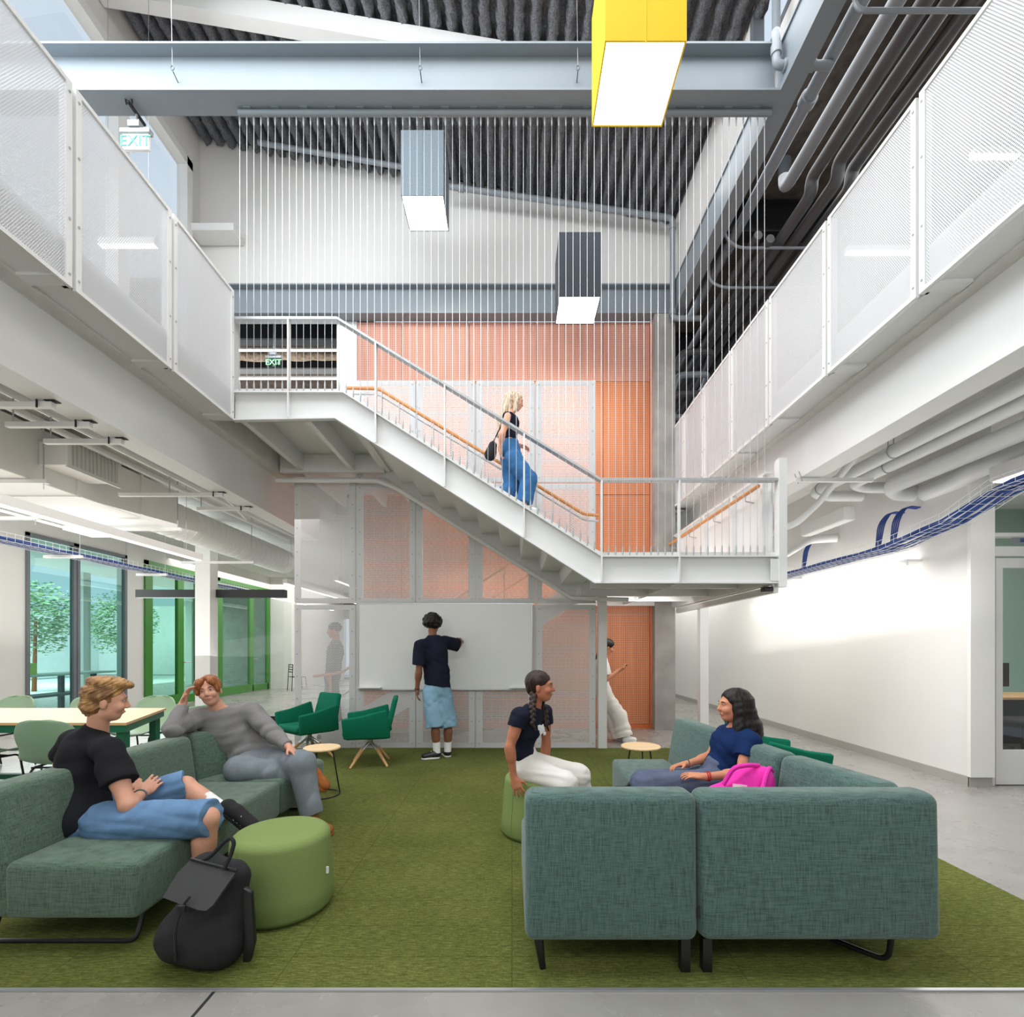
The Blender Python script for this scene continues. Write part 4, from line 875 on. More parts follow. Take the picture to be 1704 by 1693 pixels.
tray('cable_tray', [(4.22, 9.0, 2.50), (4.22, 5.45, 2.50), (4.30, 4.75, 2.62), (4.36, 4.35, 2.80), (4.36, 2.2, 2.86)], .32, 'wire basket tray of blue cables along the white wall')
for i, y in enumerate((4.9, 6.9, 8.6)):
    o = thing('trapeze_hanger', 'white bar carrying the blue cable tray above the teal windows, %s from the camera' % ordn[i], 'bracket', (-6.5, y, 2.68), group='bars carrying the cable tray')
    part(o, 'bar', MB().box(-6.55, -6.02, y-.02, y+.02, 2.675, 2.712), 'white'); part(o, 'rod', MB().tube([(-6.05, y, 2.7), (-6.05, y, 3.84)], .005), 'galv')
# wall light below the tray, cable drops
o = thing('wall_light', 'long slim bright wall light below the cable tray on the white wall', 'light', (4.6, 7, 2.36))
part(o, 'housing', MB().box(4.50, 4.68, 5.62, 9.6, 2.40, 2.43).box(4.50, 4.52, 5.62, 9.6, 2.36, 2.40), 'white'); part(o, 'diffuser', MB().box(4.525, 4.665, 5.66, 9.58, 2.428, 2.436), 'strip')
for i, (y, lb) in enumerate(((7.35, 'blue cable bundle dropping from the wall to the tray, farthest'), (5.85, 'blue cable bundle curving from the wall into the tray, middle one'), (5.62, 'blue cable bundle curving from the wall into the tray, nearest the pier'))):
    m = MB()
    for k in range(4): m.tube([(4.66, y+k*.02, 3.02), (4.52, y+k*.02+.01, 3.04), (4.42-.01*k, y+.02*k, 2.9), (4.36, y+.02*k, 2.56)], .008, 6, round_=.1)
    solo('cable_drop', m, 'cable_blue', lb, 'cable')
o = thing('box_light', 'white box light hanging above the glazed office door', 'light', (4.6, 4.5, 3.0))
part(o, 'housing', MB().rbox(4.45, 4.9, 3.9, 4.6, 2.96, 3.1, .01, 2), 'white'); part(o, 'diffuser', MB().box(4.47, 4.88, 3.92, 4.58, 2.95, 2.96), 'strip_soft')
o = thing('security_camera', 'small black camera under the corner of the lower landing', 'camera', (2.83, 5.42, 2.05)); part(o, 'body', MB().rbox(2.75, 2.85, 5.36, 5.46, 2.03, 2.085, .01, 2), 'black'); part(o, 'bracket', MB().box(2.85, 2.87, 5.38, 5.42, 2.05, 2.12), 'white')
# lights on the balconies seen through the perforated panels
for x0, x1, y, z, lb in ((-5.35, -4.62, 6.4, 6.64, 'linear light seen through the window side guard panel'), (4.75, 5.7, 7.0, 7.03, 'linear light seen through the pipe side guard panels, high'), (5.6, 7.2, 6.0, 7.4, 'linear light seen through the pipe side guard panel nearest the camera')):
    o = thing('linear_light', lb, 'light', ((x0+x1)/2, y, z)); part(o, 'housing', MB().box(x0, x1, y-.04, y+.04, z, z+.08), 'white'); part(o, 'diffuser', MB().box(x0, x1, y-.035, y+.035, z-.01, z), 'strip'); zc = 7.9 if x0 > 0 else hc(x0)+.02; part(o, 'wire', MB().tube([(x0+.1, y, z+.08), (x0+.1, y, zc)], .003).tube([(x1-.1, y, z+.08), (x1-.1, y, zc)], .003), 'galv')
solo('wall_ledge', MB().box(-5.49, -4.72, 8.35, 8.68, 8.50, 8.62), 'white', 'short white ledge high on the white wall beside the clerestory window', 'ledge')
# ================================================================ PENDANTS
def pendant(x0, y0, z0, wd, h, mt, lb, wires=True, side=None):
    o = thing('pendant_light', lb, 'pendant light', (x0+wd/2, y0+wd/2, z0), group=None)
    t = .012; 
    part(o, 'shade', MB().box(x0, x0+wd, y0, y0+t, z0, z0+h).box(x0, x0+wd, y0+wd-t, y0+wd, z0, z0+h).box(x0, x0+t, y0+t, y0+wd-t, z0, z0+h).box(x0+wd-t, x0+wd, y0+t, y0+wd-t, z0, z0+h), mt)
    part(o, 'diffuser', MB().box(x0+t, x0+wd-t, y0+t, y0+wd-t, z0+.006, z0+.014), 'lamp')
    part(o, 'seam_clips', MB().box(x0+wd/2-.003, x0+wd/2+.003, y0-.003, y0, z0-.02, z0+h).box(x0-.003, x0, y0+wd/2-.004, y0+wd/2+.004, z0-.015, z0+.02).box(x0+wd, x0+wd+.003, y0+wd/2-.004, y0+wd/2+.004, z0-.015, z0+.02), mt)
    m = MB()
    for sx in (.05, wd-.05): m.tube([(x0+sx, y0+wd/2, z0+h-.02), (x0+sx, y0+wd/2, hc(x0+sx)-.02)], .003, 6)
    part(o, 'wire', m, 'galv')
    l = bpy.data.lights.new('pendant_glow', 'AREA'); l.shape = 'SQUARE'; l.size = wd*.9; l.energy = 16; l.color = (1, .96, .88)
    q = bpy.data.objects.new('pendant_glow', l); COL.objects.link(q); q.location = (x0+wd/2, y0+wd/2, z0-.02); q.visible_camera = False
pendant(.684, 3.62, 5.88, .60, .92, 'yellow', 'bright yellow square box pendant light, nearest the camera')
pendant(-1.563, 6.93, 7.78, .60, .92, 'felt_grey', 'pale grey felt box pendant light hanging before the ribbed ceiling')
pendant(.669, 7.03, 6.43, .60, .92, 'felt_dark', 'charcoal felt box pendant light hanging before the grey back beam')
for px, lb in ((290, 'eye bolt with wire on the wide grey beam, nearest the exit sign'), (700, 'eye bolt with wire in the middle of the wide grey beam'), (961, 'eye bolt with wire on the wide grey beam beside the yellow pendant')):
    x = (px-852)*5.12/F; o = thing('eye_bolt', lb, 'eye bolt', (x, 5.17, 7.38)); m = MB().tube([(x, 5.178, 7.36), (x, 5.10, 7.385)], .006, 8)
    m.tube([(x+.018*math.cos(t*.524), 5.09, 7.41+.024*math.sin(t*.524)) for t in range(13)], .005, 6, caps=False)
    part(o, 'bolt', m, 'steel_dark'); part(o, 'wire', MB().tube([(x, 5.09, 7.43), (x-.02, 5.09, 8.75)], .0025, 6), 'steel_cable')
# ================================================================ SOFAS
def sled(o, pts, r=.012): part(o, 'leg', MB().tube(pts, r, 8, round_=.05), 'black')
def sofa_side(o, y0, y1, xf, xb, s, mt, zt=.79):
    """seat and backrest of a straight module running in depth: seat front at xf, backrest front at xb, s points from front to back"""
    part(o, 'seat', MB().rbox(min(xf, xb+s*.05), max(xf, xb+s*.05), y0, y1, .155, .42, .035, 4), mt)
    b = MB().prism([(xb, .155), (xb+s*.09, .76), (xb+s*.27, .76), (xb+s*.27, .155)] if s > 0 else [(xb, .155), (xb+s*.27, .155), (xb+s*.27, .76), (xb+s*.09, .76)], y0, y1, 'y', r=.045, seg=4)
    part(o, 'backrest', b, mt)
o = thing('sofa_module', 'long green sofa module with sled legs carrying the young man in black', 'sofa', (-2.1, 2.95, 0), group='modules of the green sofa')
sofa_side(o, 2.28, 3.70, -1.735, -2.31, -1, 'sofa_green')
sled(o, [(-2.5, 2.42, .15), (-2.5, 2.36, .014), (-1.80, 2.36, .014), (-1.80, 2.42, .15)]); sled(o, [(-2.5, 3.5, .15), (-2.5, 3.56, .014), (-1.80, 3.56, .014), (-1.80, 3.5, .15)])
o = thing('sofa_module', 'angled end module of the green sofa carrying the young man in grey', 'sofa', (-2.1, 4.05, 0), group='modules of the green sofa')
part(o, 'seat', MB().prism([(-2.40, 3.70), (-1.735, 3.70), (-1.68, 4.42), (-1.95, 4.60), (-2.25, 4.25)], .155, .42, 'z', r=.035, seg=4), 'sofa_green')
ang = math.atan2(4.62-3.72, -1.98+2.48); Tm = Matrix.Translation((-2.50, 3.74, 0)) @ Matrix.Rotation(ang, 4, 'Z')
part(o, 'backrest', MB().prism([(0, .155), (-.0, .76), (.18, .76), (.27, .155)], 0, .62, 'y', r=.045, seg=4, T=Matrix.Translation((-2.36, 3.70, 0)) @ Matrix.Rotation(ang-math.pi/2, 4, 'Z') @ Matrix.Translation((-.27, 0, 0))), 'sofa_green')
sled(o, [(-2.2, 4.25, .15), (-2.2, 4.3, .014), (-1.76, 4.3, .014), (-1.74, 4.25, .15)])
part(o, 'leg', MB().tube([(-1.72, 4.34, .15), (-1.72, 4.36, .012)], .018, 8), 'black')
G = 'modules of the teal sofa'
def xmod(name, x0, x1, yb, lb, yd=.66, tag=False):
    """module whose backrest faces the camera"""
    o = thing(name, lb, 'sofa', ((x0+x1)/2, yb+.3, 0), group=G)
    part(o, 'backrest', MB().prism([(yb+.0, .155), (yb+.015, .79), (yb+.17, .79), (yb+.25, .155)], x0, x1, 'x', r=.045, seg=5), 'sofa')
    part(o, 'seat', MB().rbox(x0, x1, yb+.2, yb+.85, .155, .42, .035, 4), 'sofa'); return o
o = xmod('sofa_module', .056, .80, 2.10, 'teal sofa module with its back to the camera, next to the braided girl')
part(o, 'leg', MB().tube([(.115, 2.17, .155), (.135, 2.17, .009)], [.022, .014], 8), 'black'); part(o, 'leg', MB().tube([(.12, 2.85, .155), (.12, 2.85, .009)], .016, 8), 'black')
part(o, 'leg', MB().box(.735, .775, 2.14, 2.18, .009, .155), 'black')
part(o, 'care_tag', MB().box(.795, .806, 2.11, 2.116, .26, .31), 'dark')
o = thing('sofa_module', 'wide teal corner sofa module with its back to the camera', 'sofa', (1.4, 2.5, 0), group=G)
part(o, 'backrest', MB().prism([(2.10, .155), (2.115, .79), (2.27, .79), (2.35, .155)], .807, 1.85, 'x', r=.05, seg=5), 'sofa')
def rail(x0, y0, x1, y1, th, m='sofa'):
    """backrest running in depth between two plan points (outer side)"""
    a = Vector((x0, y0, 0)); b = Vector((x1, y1, 0)); d = (b-a); Ln = d.length; an = math.atan2(d.y, d.x)
    return MB().prism([(.0, .155), (.02, .79), (.17, .79), (.27, .155)], 0, Ln, 'y', r=.045, seg=4, T=Matrix.Translation(a) @ Matrix.Rotation(an-math.pi/2, 4, 'Z') @ Matrix.Scale(-1, 4, (1, 0, 0)))
q = rail(1.85, 2.30, 1.74, 2.93, .2); q.f = [f[::-1] for f in q.f]; part(o, 'side_backrest', q, 'sofa')
part(o, 'seat', MB().prism([(.807, 2.3), (1.60, 2.3), (1.50, 2.93), (.86, 2.93), (.807, 2.9)], .155, .42, 'z', r=.035, seg=4), 'sofa')
part(o, 'leg', MB().box(.83, .87, 2.14, 2.18, .009, .155), 'black')
sled(o, [(1.32, 2.70, .155), (1.34, 2.60, .02), (1.68, 2.20, .02), (1.68, 2.18, .155)]); sled(o, [(1.2, 2.7, .155), (1.2, 2.85, .02), (1.6, 2.85, .02), (1.6, 2.7, .155)])
for (ya, yb, xa, xb, lb) in ((2.94, 3.66, 1.74, 1.68, 'teal sofa module carrying the girl in navy and the pink bag'), (3.67, 4.45, 1.68, 1.62, 'teal end sofa module next to the small black bag and round table')):
    o = thing('sofa_module', lb, 'sofa', (1.3, (ya+yb)/2, 0), group=G)
    q = rail(xa, ya, xb, yb, .2); q.f = [f[::-1] for f in q.f]; part(o, 'backrest', q, 'sofa')
    part(o, 'seat', MB().prism([(.88, ya), (xa-.24, ya), (xb-.24, yb), (.90, yb)], .155, .42, 'z', r=.035, seg=4), 'sofa')
    sled(o, [(.95, ya+.15, .155), (.95, ya+.1, .02), (1.5, ya+.1, .02), (1.5, ya+.15, .155)]); sled(o, [(.95, yb-.15, .155), (.95, yb-.1, .02), (1.5, yb-.1, .02), (1.5, yb-.15, .155)])
# ================================================================ OTTOMANS
def ottoman(c, r0, r1, h, lb, tagdir):
    o = thing('ottoman', lb, 'ottoman', (c[0], c[1], 0), group='round green wool ottomans')
    p = [(r0-.05, .009), (r0-.02, .012), (r0, .045)]+[(r0+(r1-r0)*t, .045+(h-.09)*t) for t in (.25, .5, .75, 1)]
    for t in range(1, 8): a = t/7*math.pi/2; p.append((r1-.05+.05*math.cos(a), h-.045+.045*math.sin(a)))
    p += [(r1*.5, h+.006), (.001, h+.008)]
    part(o, 'body', MB().lathe(p, (c[0], c[1], 0), 64), 'otto', smooth=60)
    a = tagdir; rr = r0*.5+r1*.5; s = MB().tube([(c[0]+(r0+.001)*math.cos(a), c[1]+(r0+.001)*math.sin(a), .05), (c[0]+(r1+.001)*math.cos(a), c[1]+(r1+.001)*math.sin(a), h-.045)], .0015, 5)
    part(o, 'seam', s, 'otto'); return o
o = ottoman((-1.262, 2.70), .268, .252, .425, 'green wool ottoman beside the black backpack', -2.1)
part(o, 'label_tag', MB().box(-1.004, -.992, 2.66, 2.67, .20, .235), 'white_cloth', 'small white fabric tag')
ottoman((.20, 3.78), .285, .255, .455, 'green wool ottoman under the braided girl', -2.4)
# ================================================================ SIDE TABLES
def side_table(c, lb, h=.455, r=.175):
    o = thing('side_table', lb, 'side table', (c[0], c[1], 0), group='small round side tables')
    part(o, 'table_top', MB().lathe([(r-.012, h-.022), (r, h-.016), (r, h-.006), (r-.006, h), (.001, h)], (c[0], c[1], 0), 48), 'woodlight')
    for k in range(3):
        a = k*2.094+.4; d = Vector((math.cos(a), math.sin(a), 0)); C3 = Vector((c[0], c[1], 0))
        part(o, 'leg', MB().tube([C3+d*(r*.55)+Vector((0, 0, h-.022)), C3+d*(r*.95)+Vector((0, 0, .018))], .007, 8), 'black')
    part(o, 'foot_ring', MB().tube([(c[0]+r*.95*math.cos(t*.2618), c[1]+r*.95*math.sin(t*.2618), .016) for t in range(25)], .006, 6, caps=False), 'black')
side_table((-1.82, 4.72), 'round pale wood side table beside the young man in grey', .47, .17)
side_table((1.27, 4.86), 'round pale wood side table past the teal sofa end', .455, .19)
# ================================================================ LOUNGE CHAIRS
def lounge(lb, loc, rz):
    o = thing('lounge_chair', lb, 'chair', loc, rz, 'emerald lounge chairs on wooden star legs')   # faces -Y
    L_ = dict(local=True)
    part(o, 'seat', MB().rbox(-.24, .24, -.30, .20, .37, .455, .035, 4), 'lounge', **L_)
    def bs(c): # taper the back upward and lean it
        t = (c.z-.40)/.42; return (c.x*(1-.16*max(t, 0)), c.y+.10*t, c.z)
    part(o, 'backrest', MB().rbox(-.27, .27, .17, .235, .37, .82, .03, 4, shape=bs), 'lounge', **L_)
    for s in (-1, 1):
        poly = [(-.28, .36), (-.30, .60), (-.10, .625), (.20, .70), (.25, .36)]
        T_ = Matrix.Translation((s*.285, 0, 0)) @ Matrix.Rotation(s*.10, 4, 'Y')
        part(o, 'armrest', MB().prism(poly, -.025, .025, 'x', r=.02, seg=3, T=Matrix.Translation((s*.265, 0, 0)) @ Matrix.Translation((0, 0, .36)) @ Matrix.Rotation(s*.13, 4, 'Y') @ Matrix.Translation((0, 0, -.36))), 'lounge', **L_)
    part(o, 'shell_base', MB().rbox(-.25, .25, -.26, .22, .345, .39, .02, 3), 'lounge', **L_)
    part(o, 'hub', MB().lathe([(.05, .345), (.035, .32), (.03, .26), (.05, .24), (.05, .225), (.001, .22)][::-1], (0, 0, 0), 20), 'alu', **L_)
    for k in range(4):
        a = math.pi/4+k*math.pi/2; d = Vector((math.cos(a), math.sin(a), 0))
        part(o, 'bracket', MB().tube([d*.02+Vector((0, 0, .27)), d*.13+Vector((0, 0, .19))], [.018, .02], 8), 'alu', **L_)
        part(o, 'leg', MB().tube([d*.12+Vector((0, 0, .20)), d*.30+Vector((0, 0, .012))], [.021, .014], 10), 'woodleg', **L_)
    return o
c1 = lounge('emerald lounge chair in front of the first perforated screen, facing the camera', (-2.60, 6.32, 0), math.radians(-38))
dup(c1, (-1.72, 5.98, 0), math.radians(-78), 'emerald lounge chair beside the standing man, turned sideways')
dup(c1, (2.18, 4.1, 0), math.radians(90), 'bright teal lounge chair half hidden behind the teal sofa')
# ================================================================ STUDY TABLE AND SHELL CHAIRS
t = thing('study_table', 'long table with oak top and green steel legs behind the green sofa', 'table', (-4.6, 5, 0))
def slab(z0, z1, ins=0):
    p = [(-7.0, 4.42+ins), (-3.46-ins, 4.42+ins), (-3.86-ins*1.2, 5.50-ins), (-7.0, 5.50-ins)]
    return MB().prism(p, z0, z1, 'z')
part(t, 'table_top', slab(.722, .745), 'wood'); part(t, 'apron', slab(.655, .722, .012), 'green_table')
for x, y in ((-3.55, 4.50), (-3.93, 5.42), (-6.6, 4.5), (-6.6, 5.42)): part(t, 'leg', MB().box(x-.035, x+.035, y-.035, y+.035, 0, .66), 'green_table')
part(t, 'foot_rail', MB().box(-6.6, -3.6, 4.93, 4.99, .10, .15), 'green_table')
def shell_chair(lb, loc, rz, m='shell'):
    o = thing('shell_chair', lb, 'chair', loc, rz, 'green shell chairs around the study table')   # faces -Y
    prof = [(-.24, .425, .20), (-.22, .45, .225), (-.10, .452, .235), (.05, .445, .235), (.14, .45, .235), (.20, .49, .225), (.235, .56, .22), (.26, .64, .235), (.275, .72, .245), (.28, .79, .22), (.282, .825, .16), (.282, .84, .06)]
    v = []; f = []; n = 13
    for i, (y, z, hw) in enumerate(prof):
        for k in range(n):
            u = -1+2*k/(n-1); dz = 0; dy = 0
            if i < 6: dz = .035*u*u
            else: dy = -.07*u*u*(1 if i < 10 else .4)
            v.append((u*hw, y+dy, z+dz))
    for i in range(len(prof)-1):
        for k in range(n-1): f.append((i*n+k, i*n+k+1, (i+1)*n+k+1, (i+1)*n+k))
    me = mesh_from(v, f, 'shell', 80); s = part(o, 'shell', me, m, local=True)
    md = s.modifiers.new('thickness', 'SOLIDIFY'); md.thickness = .012; md.offset = 0; md2 = s.modifiers.new('smooth', 'SUBSURF'); md2.levels = 1; md2.render_levels = 1
    for s_ in (-1, 1): part(o, 'leg_frame', MB().tube([(s_*.21, -.22, .009), (s_*.19, -.17, .42), (s_*.17, .12, .42), (s_*.22, .24, .009)], .009, 8, round_=.05), 'black', local=True)
    part(o, 'seat_support', MB().tube([(-.19, -.1, .418), (.19, -.1, .418)], .008).tube([(-.19, .1, .418), (.19, .1, .418)], .008), 'black', local=True)
    return o
s1 = shell_chair('green shell chair seen from behind beside the young man in black', (-3.82, 4.22, 0), math.radians(185))
s2 = dup(s1, (-4.85, 4.5, 0), math.radians(172), 'green shell chair at the table, mostly cut off by the picture edge')
dup(s1, (-3.38, 4.98, 0), math.radians(255), 'green shell chair at the table end behind the blond head')
s3 = shell_chair('pale green shell chair across the table, between blond head and white pier', (-4.28, 5.72, 0), 0, 'shell2')
dup(s3, (-5.08, 5.75, 0), .06, 'pale green shell chair across the table left of the blond head')
dup(s3, (-5.98, 5.72, 0), -.05, 'pale green shell chair across the table by the plain white wall')
def wire_chair(lb, loc, rz):
    o = thing('metal_chair', lb, 'chair', loc, rz, 'black metal chairs in the far room')
    part(o, 'seat', MB().box(-.2, .2, -.2, .2, .44, .46), 'black', local=True); m = MB()
    for z in (.6, .68, .76, .84): m.box(-.2, .2, .2, .215, z, z+.03)
    part(o, 'backrest', m, 'black', local=True)
    for x, y, h in ((-.2, -.2, .45), (.2, -.2, .45), (-.2, .2, .87), (.2, .2, .87)): part(o, 'leg', MB().tube([(x*1.1, y*1.2, 0), (x, y, h)], .013, 6), 'black', local=True)
    return o
w1 = wire_chair('black metal chair standing by the far concrete wall', (-9.35, 20.8, 0), 2.3)
w1.location = (-7.15, 16.4, 0)
dup(w1, (-6.0, 19.5, 0), .4, 'black metal chair seen through the first screen panel'); 
solo('wall_notice', MB().box(-7.9, -7.5, 21.95, 21.99, 1.55, 1.75) if 0 else MB().box(-6.9, -6.4, 21.96, 21.99, 1.5, 1.75), 'white_cloth', 'small white notice on the far concrete wall', 'notice')
# office behind the door
dk = thing('office_desk', 'cluttered wooden desk in the office behind the glazed door', 'desk', (6.6, 7, 0))
part(dk, 'desktop', MB().box(6.0, 8.2, 6.6, 7.4, .72, .75), 'wood'); part(dk, 'panel', MB().box(6.05, 8.15, 7.3, 7.35, 0, .72), 'dark')
mo = thing('monitor', 'dark monitor on the office desk', 'monitor', (6.9, 7.1, .75)); part(mo, 'screen', MB().rbox(6.6, 7.15, 7.08, 7.11, .86, 1.2, .01, 2), 'dark'); part(mo, 'stand', MB().box(6.85, 6.92, 7.1, 7.14, .75, .9).box(6.78, 6.99, 7.04, 7.18, .751, .76), 'dark')
solo('office_screen', MB().rbox(6.35, 8.3, 8.52, 8.58, 1.0, 1.9, .01, 2), 'glass_teal', 'large pale teal screen on the office wall behind the glazed door', 'screen')
solo('paper_heap', MB().rbox(6.2, 6.5, 6.8, 7.0, .751, .79, .006, 2), 'white_cloth', 'small heap of paper on the office desk', 'paper')
oc = thing('office_chair', 'dark office chair behind the glazed door', 'chair', (6.5, 6.1, 0)); part(oc, 'backrest', MB().rbox(6.25, 6.72, 5.95, 6.02, .55, 1.0, .03), 'dark'); part(oc, 'seat', MB().rbox(6.24, 6.74, 6.0, 6.5, .44, .52, .03), 'dark'); part(oc, 'stem', MB().tube([(6.49, 6.25, .08), (6.49, 6.25, .45)], .025), 'black')
for k in range(5): a = k*1.2566; part(oc, 'leg', MB().tube([(6.49, 6.25, .1), (6.49+.28*math.cos(a), 6.25+.28*math.sin(a), .03)], .018), 'black')
# ================================================================ BAGS
bp = thing('backpack', 'charcoal flap top backpack standing on the carpet against the green ottoman', 'backpack', (-1.42, 2.25, 0))
s = Solid(.006)
s.cone((-1.475, 2.20, .13), (-1.30, 2.20, .11), .105, .105, .05).cone((-1.45, 2.23, .13), (-1.40, 2.27, .40), .095, .065, .06).cone((-1.30, 2.21, .12), (-1.27, 2.25, .37), .10, .065, .06).cone((-1.41, 2.27, .40), (-1.28, 2.25, .37), .06, .06, .04)
part(bp, 'body', s.mesh('body', folds(.008, 12, 4), cuts=[((0, 0, .012), (0, 0, -1))]), 'bagcloth')
fl = [P(318, 1430, 2.16), P(394, 1450, 2.13), P(354, 1507, 2.045), P(343, 1516, 2.035), P(330, 1515, 2.035), P(300, 1505, 2.045), P(270, 1494, 2.07), P(296, 1452, 2.14)]
m = MB(); n = len(fl); m.add([p for p in fl]+[p+Vector((.0, .012, -.008)) for p in fl], [tuple(range(n)), tuple(range(2*n-1, n-1, -1))]+[(i, i+n, (i+1) % n+n, (i+1) % n) for i in range(n)])
part(bp, 'flap', m, 'bagflap'); bar_a, bar_b = fl[0], fl[1]; part(bp, 'flap_bar', MB().tube([bar_a, bar_b], .007, 8), 'black')
part(bp, 'handle', MB().tube([P(334, 1434, 2.16), P(352, 1425, 2.16), P(372, 1402, 2.16), P(384, 1394, 2.15), P(390, 1402, 2.14), P(384, 1425, 2.13), P(373, 1447, 2.12)], .009, 8, round_=.03), 'bagcloth')
part(bp, 'strap', MB().tube([P(316, 1493, 2.04), P(304, 1508, 2.03), P(296, 1530, 2.05), P(291, 1555, 2.07), P(292, 1600, 2.09)], .006, 6, round_=.03), 'black')
part(bp, 'buckle', MB().rbox(*(lambda p: (p.x-.016, p.x+.016, p.y-.008, p.y+.006, p.z-.016, p.z+.014))(P(303, 1512, 2.025)), .004, 2), 'black')
part(bp, 'shoulder_strap', MB().prism([(-1.185, .36), (-1.15, .34), (-1.135, .12), (-1.155, .03), (-1.19, .03), (-1.185, .12)], 2.17, 2.20, 'y', r=.008, seg=2), 'black')
pb = thing('tote_bag', 'bright pink canvas tote bag with pale stripes on the teal sofa', 'bag', (1.42, 2.85, .42))
s = Solid(.007)
s.cone((1.24, 2.82, .51), (1.44, 2.80, .51), .09, .09, .06).cone((1.29, 2.84, .60), (1.43, 2.83, .63), .075, .07, .06).cone((1.44, 2.84, .68), (1.34, 2.84, .67), .055, .055, .05).cone((1.22, 2.9, .52), (1.42, 2.9, .52), .09, .085, .05)
part(pb, 'body', s.mesh('body', folds(.006, 20, 9), cuts=[((0, 0, .425), (0, 0, -1))]), 'pink')
part(pb, 'handle', MB().tube([(1.17, 2.76, .62), (1.17, 2.73, .54), (1.22, 2.70, .50), (1.30, 2.70, .53), (1.38, 2.72, .62), (1.42, 2.76, .70), (1.46, 2.80, .74), (1.51, 2.86, .70)], .013, 8, round_=.04), 'pink')
part(pb, 'handle', MB().tube([(1.20, 2.80, .64), (1.25, 2.78, .745), (1.34, 2.79, .755), (1.42, 2.84, .74)], .013, 8, round_=.04), 'pink')
T_ = Matrix.Translation((1.27, 2.745, .63)) @ Matrix.Rotation(-.35, 4, 'X') @ Matrix.Rotation(.12, 4, 'Y')
part(pb, 'label_tag', MB().rbox(-.033, .033, -.003, .003, -.02, .02, .003, 2, T=T_), 'silver', 'small silver metal label')
part(pb, 'label_border', MB().rbox(-.04, .04, -.0015, .0015, -.027, .027, .001, 1, T=T_), 'pink_light')
m = MB()
for k, x in enumerate((1.42, 1.455, 1.49, 1.52)): m.tube([(x-.02, 2.775+.012*k, .66-.02*k), (x-.02, 2.735+.012*k, .59), (x-.05, 2.71+.012*k, .52), (x-.09, 2.705+.008*k, .45)], .003, 5)
part(pb, 'stripes', m, 'pink_light')
kb = thing('drawstring_bag', 'small black bag hanging on the front edge of the teal end sofa module', 'bag', (.80, 3.7, .3))
s = Solid(.006); s.cone((.79, 3.70, .26), (.87, 3.70, .26), .06, .06, .03).cone((.80, 3.70, .33), (.86, 3.7, .34), .05, .045, .03)
part(kb, 'body', s.mesh('body', folds(.005, 30, 2)), 'bagcloth'); part(kb, 'strap', MB().tube([(.86, 3.7, .37), (.90, 3.7, .425), (.98, 3.7, .43)], .01, 6), 'black')
# ================================================================ PEOPLE
V = Vector
def frame(fwd, up=(0, 0, 1)):
    f = V(fwd).normalized(); u = V(up); s = f.cross(u).normalized(); u = s.cross(f).normalized(); return s, f, u     # s = the person's right
def head_prims(S_, c, fwd, up, neckbase, sc=1., female=False):
    s, f, u = frame(fwd, up); R = [s, f, u]; c = V(c)
    def W(x, y, z): return c+(s*x+f*y+u*z)*sc
    def E(x, y, z, a, b, d, k=.018, op='+'): S_.ell(W(x, y, z), (a*sc, b*sc, d*sc), R, k, op)
    S_.cone(neckbase, W(0, -.025, -.07), .055*(.85 if female else 1), .050*(.85 if female else 1), .03)
    E(0, -.012, .035, .074, .094, .082); E(0, .022, -.02, .060, .070, .084, .02); E(0, .046, -.088, .030, .030, .024, .025); E(0, .01, -.065, .052, .05, .035, .025)
    E(0, .080, .022, .045, .016, .012, .02)
    for x in (-1, 1):
        E(x*.030, .095, .006, .014, .012, .009, .008, '-'); E(x*.036, .066, -.03, .022, .024, .022, .02)
        E(x*.075, -.006, -.012, .008, .018, .030, .008)
    S_.cone(W(0, .088, .012), W(0, .106, -.026), .008*sc, .012*sc, .012); E(0, .100, -.032, .016, .011, .008, .008)
    E(0, .082, -.062, .024, .012, .010, .010)
    return W, R
def face_parts(o, W, R, sc, brow, gaze=0, smile=False, vis=(-1, 1)):
    Rm = Matrix((R[0], R[1], R[2])).transposed()
    for x in vis:
        part(o, 'eye', MB().ell(W(x*.030, .0855, .006), (.0108*sc, .0058*sc, .0055*sc), 12, Rm), 'eye_white'); e = o.children[-1]
        part(o, 'iris', MB().ell(W(x*.030+gaze*.004, .0905, .006), (.0048*sc, .0022*sc, .0048*sc), 10, Rm), 'eye_dark')
        pts = [W(x*(.014+.034*t), .0965-.016*t*t, .024+.004*math.sin(t*3)) for t in (0, .33, .66, 1)]
        part(o, 'eyebrow', MB().tube(pts, [.0022*sc, .0035*sc, .003*sc, .0012*sc], 6), brow)
    pts = [W(x*.024, .0925-.35*abs(x*.024)+(.0), -.060+(.006*abs(x)**2 if smile else 0)) for x in (-1, -.5, 0, .5, 1)]
    part(o, 'mouth', MB().tube(pts, [.0015*sc, .004*sc, .0046*sc, .004*sc, .0015*sc], 8), 'lip')
